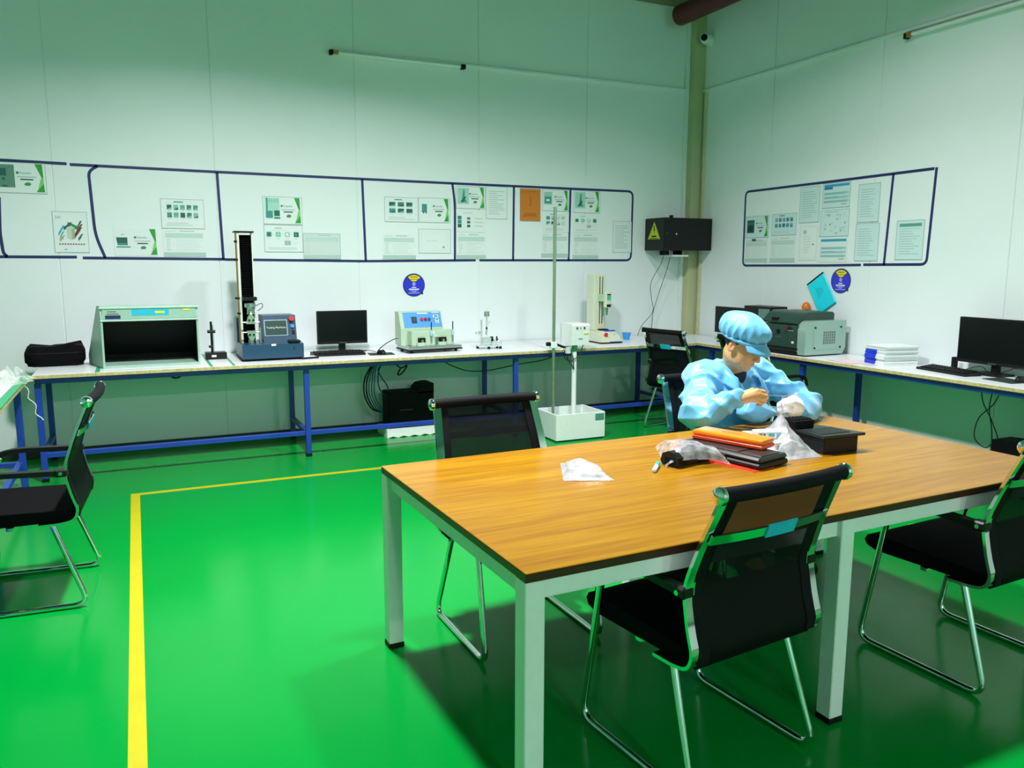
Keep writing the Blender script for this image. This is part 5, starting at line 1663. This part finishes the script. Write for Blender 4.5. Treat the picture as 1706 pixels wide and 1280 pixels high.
# coat
coatm = M('pale_blue_coat', C('#6abdee'), .38, var=.05, scale=30, bump=.15, sheen=.3)
def wave(X, Y, Z, seed, n=7, f=34, amp=.004):
    rnd = random.Random(seed)
    o = 0
    for _ in range(n):
        a, b, c = rnd.uniform(-1, 1), rnd.uniform(-1, 1), rnd.uniform(-1, 1)
        l = math.sqrt(a*a+b*b+c*c); ff = f*rnd.uniform(.6, 1.5)/l
        g = np.sin(X*a*ff+Y*b*ff+Z*c*ff+rnd.uniform(0, 6.3)+1.3*np.sin(X*ff*.31+Z*ff*.22))
        o = o+np.sign(g)*np.abs(g)**.7
    return o*amp/math.sqrt(n)
def folds(X, Y, Z, seed, f, amp):
    """sharp-crested cloth folds along a few warped directions"""
    rnd = random.Random(seed)
    o = 0
    for _ in range(4):
        a, b, c = rnd.uniform(-1, 1), rnd.uniform(-1, 1), rnd.uniform(-.8, .8)
        l = math.sqrt(a*a+b*b+c*c); ff = f*rnd.uniform(.7, 1.4)/l
        ph = X*a*ff+Y*b*ff+Z*c*ff+rnd.uniform(0, 6.3)+1.8*np.sin(X*f*.33+1.7*Z*f*.2)+1.4*np.sin(Y*f*.29-Z*f*.35)
        w_ = .5+.5*np.sin(X*f*.21+Y*f*.17+Z*f*.27+rnd.uniform(0, 6.3))
        o = o+(np.abs(np.sin(ph*.5))-.62)*w_
    return o*amp
vc = Vol((-.52, -.44, .44), (.50, .30, 1.08), .005)
vc.chain([pel+np.array([0, .0, -.02]), chest, nb+np.array([0, 0, -.035])], [.185, .168, .085], .05)
vc.ell(chest+np.array([0, -.02, .03]), (.235, .15, .17), None, .05)
vc.cone(sh_r+np.array([.02, 0, .005]), sh_l+np.array([-.02, 0, .005]), .078, .078, .05)
vc.chain([sh_r, el_r+np.array([-.005, .01, 0]), wr_r+np.array([-.025, .018, -.005])], [.088, .080, .050], .03)
vc.chain([sh_l, el_l+np.array([.005, .01, 0]), wr_l+np.array([.03, .012, -.01])], [.086, .076, .052], .03)
vc.ell(el_r+np.array([.05, -.03, .0]), (.08, .07, .062), None, .03)
vc.ell(L3((2.80, 3.04, .80)), (.12, .06, .052), None, .04)       # coat front bulging over the table edge
vc.ell(L3((3.055, 3.0, .79)), (.085, .065, .045), None, .03)     # slack cuff of the left sleeve
for sx in (-1, 1):
    vc.chain([pel+np.array([sx*.10, -.02, -.01]), L3((2.81+sx*.13, 3.06, .545))], [.125, .085], .03)
vc.warp(lambda X, Y, Z: folds(X, Y, Z, 12, 30, .016)+folds(X, Y, Z, 9, 58, .013))
# open V of the neck, hem cut over the thighs, keep off the table slab
vc.cone(nb+np.array([0, -.005, .0]), nb+np.array([-.02, -.09, .14]), .055, .075, .01, True)
vc.cone(nb+np.array([.0, -.125, -.115]), nb+np.array([-.0, -.065, .05]), .012, .085, .006, True)
vc.cut(lambda X, Y, Z: np.where((Y < -.21) & (Z < .80), .756-Z, -1.0))
vc.cut(lambda X, Y, Z: .462-Z)
coat = vc.mesh('coat', coatm, person, 1)
# coat collar: two folded flaps
for sx in (-1, 1):
    def cf(u, v, sx=sx):
        a = .15+u*2.25
        base = nb+np.array([sx*.072*math.sin(a), .062*math.cos(a)-.015-.03*u, .035-.075*u**1.5])
        out = np.array([sx*(.030+.018*u)*math.sin(a*.9+.2), .02*math.cos(a)-.045*u*u, -.050-.012*u])
        lift = np.array([0, 0, .022*math.sin(PI*min(1, v*1.6))])
        return tuple(base+out*v+lift+np.array([sx*.006, -.012, 0])*math.sin(PI*v))
    mb = MB(); mb.grid(cf, 14, 7)
    c_ = mb.build('collar', coatm, person, 60)
    sd = c_.modifiers.new('thickness', 'SOLIDIFY'); sd.thickness = .004
# dark shirt in the collar
vs_ = Vol((-.14, -.16, .80), (.14, .10, 1.06), .006)
vs_.chain([chest, nb+np.array([0, 0, .012])], [.128, .066], .02)
vs_.mesh('shirt', M('navy_shirt', (.01, .014, .03), .8, var=.2), person, 1)
for sx, q in ((-1, wr_r), (1, wr_l)):
    dirv = nrm((q-(el_r if sx < 0 else el_l)))
    p = q-dirv*.012
    MB().tube([tuple(p-dirv*.016), tuple(p-dirv*.006), tuple(p+dirv*.006), tuple(p+dirv*.014)], [.038, .042, .039, .034], 18).build('cuff', coatm, person, 60)
# trousers and shoes
vt = Vol((-.30, -.50, .06), (.30, .24, .66), .008)
for sx in (-1, 1):
    hip = pel+np.array([sx*.09, 0, -.01]); kn = L3((2.81+sx*.12, 2.90, .50)); an = L3((2.81+sx*.13, 2.93, .10))
    vt.chain([hip, kn, an], [.098, .072, .058], .03)
vt.cone(pel+np.array([-.06, 0, -.01]), pel+np.array([.06, 0, -.01]), .11, .11, .03)
vt.cut(lambda X, Y, Z: .075-Z)
vt.cut(lambda X, Y, Z: np.where(Y > -.02, .458-Z, -1.0))
vt.mesh('trousers', M('dark_trousers', (.012, .016, .03), .8, var=.2), person, 1)
for sx in (-1, 1):
    vsn = Vol((sx*.14-.08, -.58, -.01), (sx*.14+.08, -.22, .13), .006)
    vsn.chain([L3((2.81+sx*.13, 2.96, .045)), L3((2.81+sx*.14, 2.80, .038))], [.047, .044], .02)
    vsn.cone(L3((2.81+sx*.13, 2.94, .06)), L3((2.81+sx*.13, 2.94, .11)), .05, .048, .02)
    vsn.cut(lambda X, Y, Z: .004-Z)
    vsn.mesh('shoe', M_rubber, person, 1)
# cap: puffed crown, band and peak
vk = Vol(HC-.22, HC+.22, .004)
vk.ell(H(-.020, 0, .080), (.132, .110, .078), axs, .0)
vk.ell(H(-.075, 0, .060), (.085, .098, .070), axs, .04)
def capw(X, Y, Z):
    f = (X-HC[0])*Fh[0]+(Y-HC[1])*Fh[1]+(Z-HC[2])*Fh[2]
    r = (X-HC[0])*Rh[0]+(Y-HC[1])*Rh[1]+(Z-HC[2])*Rh[2]
    u = (X-HC[0])*Uh[0]+(Y-HC[1])*Uh[1]+(Z-HC[2])*Uh[2]
    a = np.arctan2(r, f+.03)
    return .007*np.abs(np.sin(a*9))*np.clip((.14-u)/.06, 0, 1)+wave(X, Y, Z, 17, 6, 60, .003)
vk.warp(capw)
vk.cut(lambda X, Y, Z: -((((X-HC[0])*Uh[0]+(Y-HC[1])*Uh[1]+(Z-HC[2])*Uh[2])-.030)+.30*(((X-HC[0])*Fh[0]+(Y-HC[1])*Fh[1]+(Z-HC[2])*Fh[2])-.02)*-.6))
capm = M('pale_blue_cap', C('#62b6e8'), .5, var=.05, scale=30, bump=.15, sheen=.3)
cap = vk.mesh('cap', capm, person, 1)
mb = MB()
ring = [tuple(H(-.012+.112*math.cos(a), .090*math.sin(a), .030+.012*math.cos(a))) for a in [2*PI*i/40 for i in range(41)]]
mb.tube(ring, .010, 8)
mb.build('cap_band', capm, person, 60)
def pk_(u, v):
    a = (u-.5)*2.15
    ext = (.058*math.cos(a*.72)**1.0)*v
    return tuple(H(-.010+.110*math.cos(a)+ext*.95, .088*math.sin(a)*(1+.12*v), .034+.012*math.cos(a)-.010*v-.022*v*v*math.cos(a)-.012*v*math.sin(a)**2))
mb = MB(); mb.grid(pk_, 18, 7)
pkk = mb.build('cap_peak', capm, person, 60)
sd = pkk.modifiers.new('thickness', 'SOLIDIFY'); sd.thickness = .005
# white glove on the left hand
vg = Vol(W(2.82, 2.84, .78), W(3.03, 3.02, .93), .003)
vg.cone(wr_l+np.array([-.02, 0, .004]), W(2.925, 2.935, .846), .042, .047, .012)
for i in range(4):
    y0 = 2.915+.017*i
    vg.chain([W(2.93, y0+.003, .852), W(2.895, y0, .870-.004*i), W(2.864, y0-.006, .864-.006*i), W(2.868, y0-.004, .836-.005*i), W(2.896, y0, .830)], [.023, .018, .0165, .0155, .014], .004)
vg.chain([W(2.935, 2.903, .835), W(2.905, 2.888, .858), W(2.876, 2.888, .872)], [.024, .019, .017], .006)
vg.warp(lambda X, Y, Z: wave(X, Y, Z, 3, 5, 130, .0012))
vg.mesh('glove', M('white_glove', (.85, .88, .88), .7, var=.04), person, 1)
# tweezers and the clear sleeve held between the hands
t = thing('tweezers', 'steel tweezers pinched in the worker bare right hand', 'tweezers', (2.762, 2.955, .903))
for dz in (.0025, -.0025):
    MB().bar([(-.05, .008, .010), (0, 0, dz), (.06, -.012, -.004+dz*.4), (.10, -.018, -.008)], (0, 1, 0), .006, .0015).build('arm', M_steel, t, 0)
r4 = rough(33, .010, 5)
t = thing('plastic_sleeve', 'small clear plastic sleeve held in the white gloved hand', 'plastic sleeve', (2.86, 2.905, .868))
mb = MB()
mb.grid(lambda u, v: (-.055+.12*u, .02*math.sin(3*u)+r4(u, v)*.8-.01*v, .004+.035*v+.06*max(0, u-.55)*v+r4(v, u)*.5), 12, 9)
mb.build('film', M_bagc, t, 0)
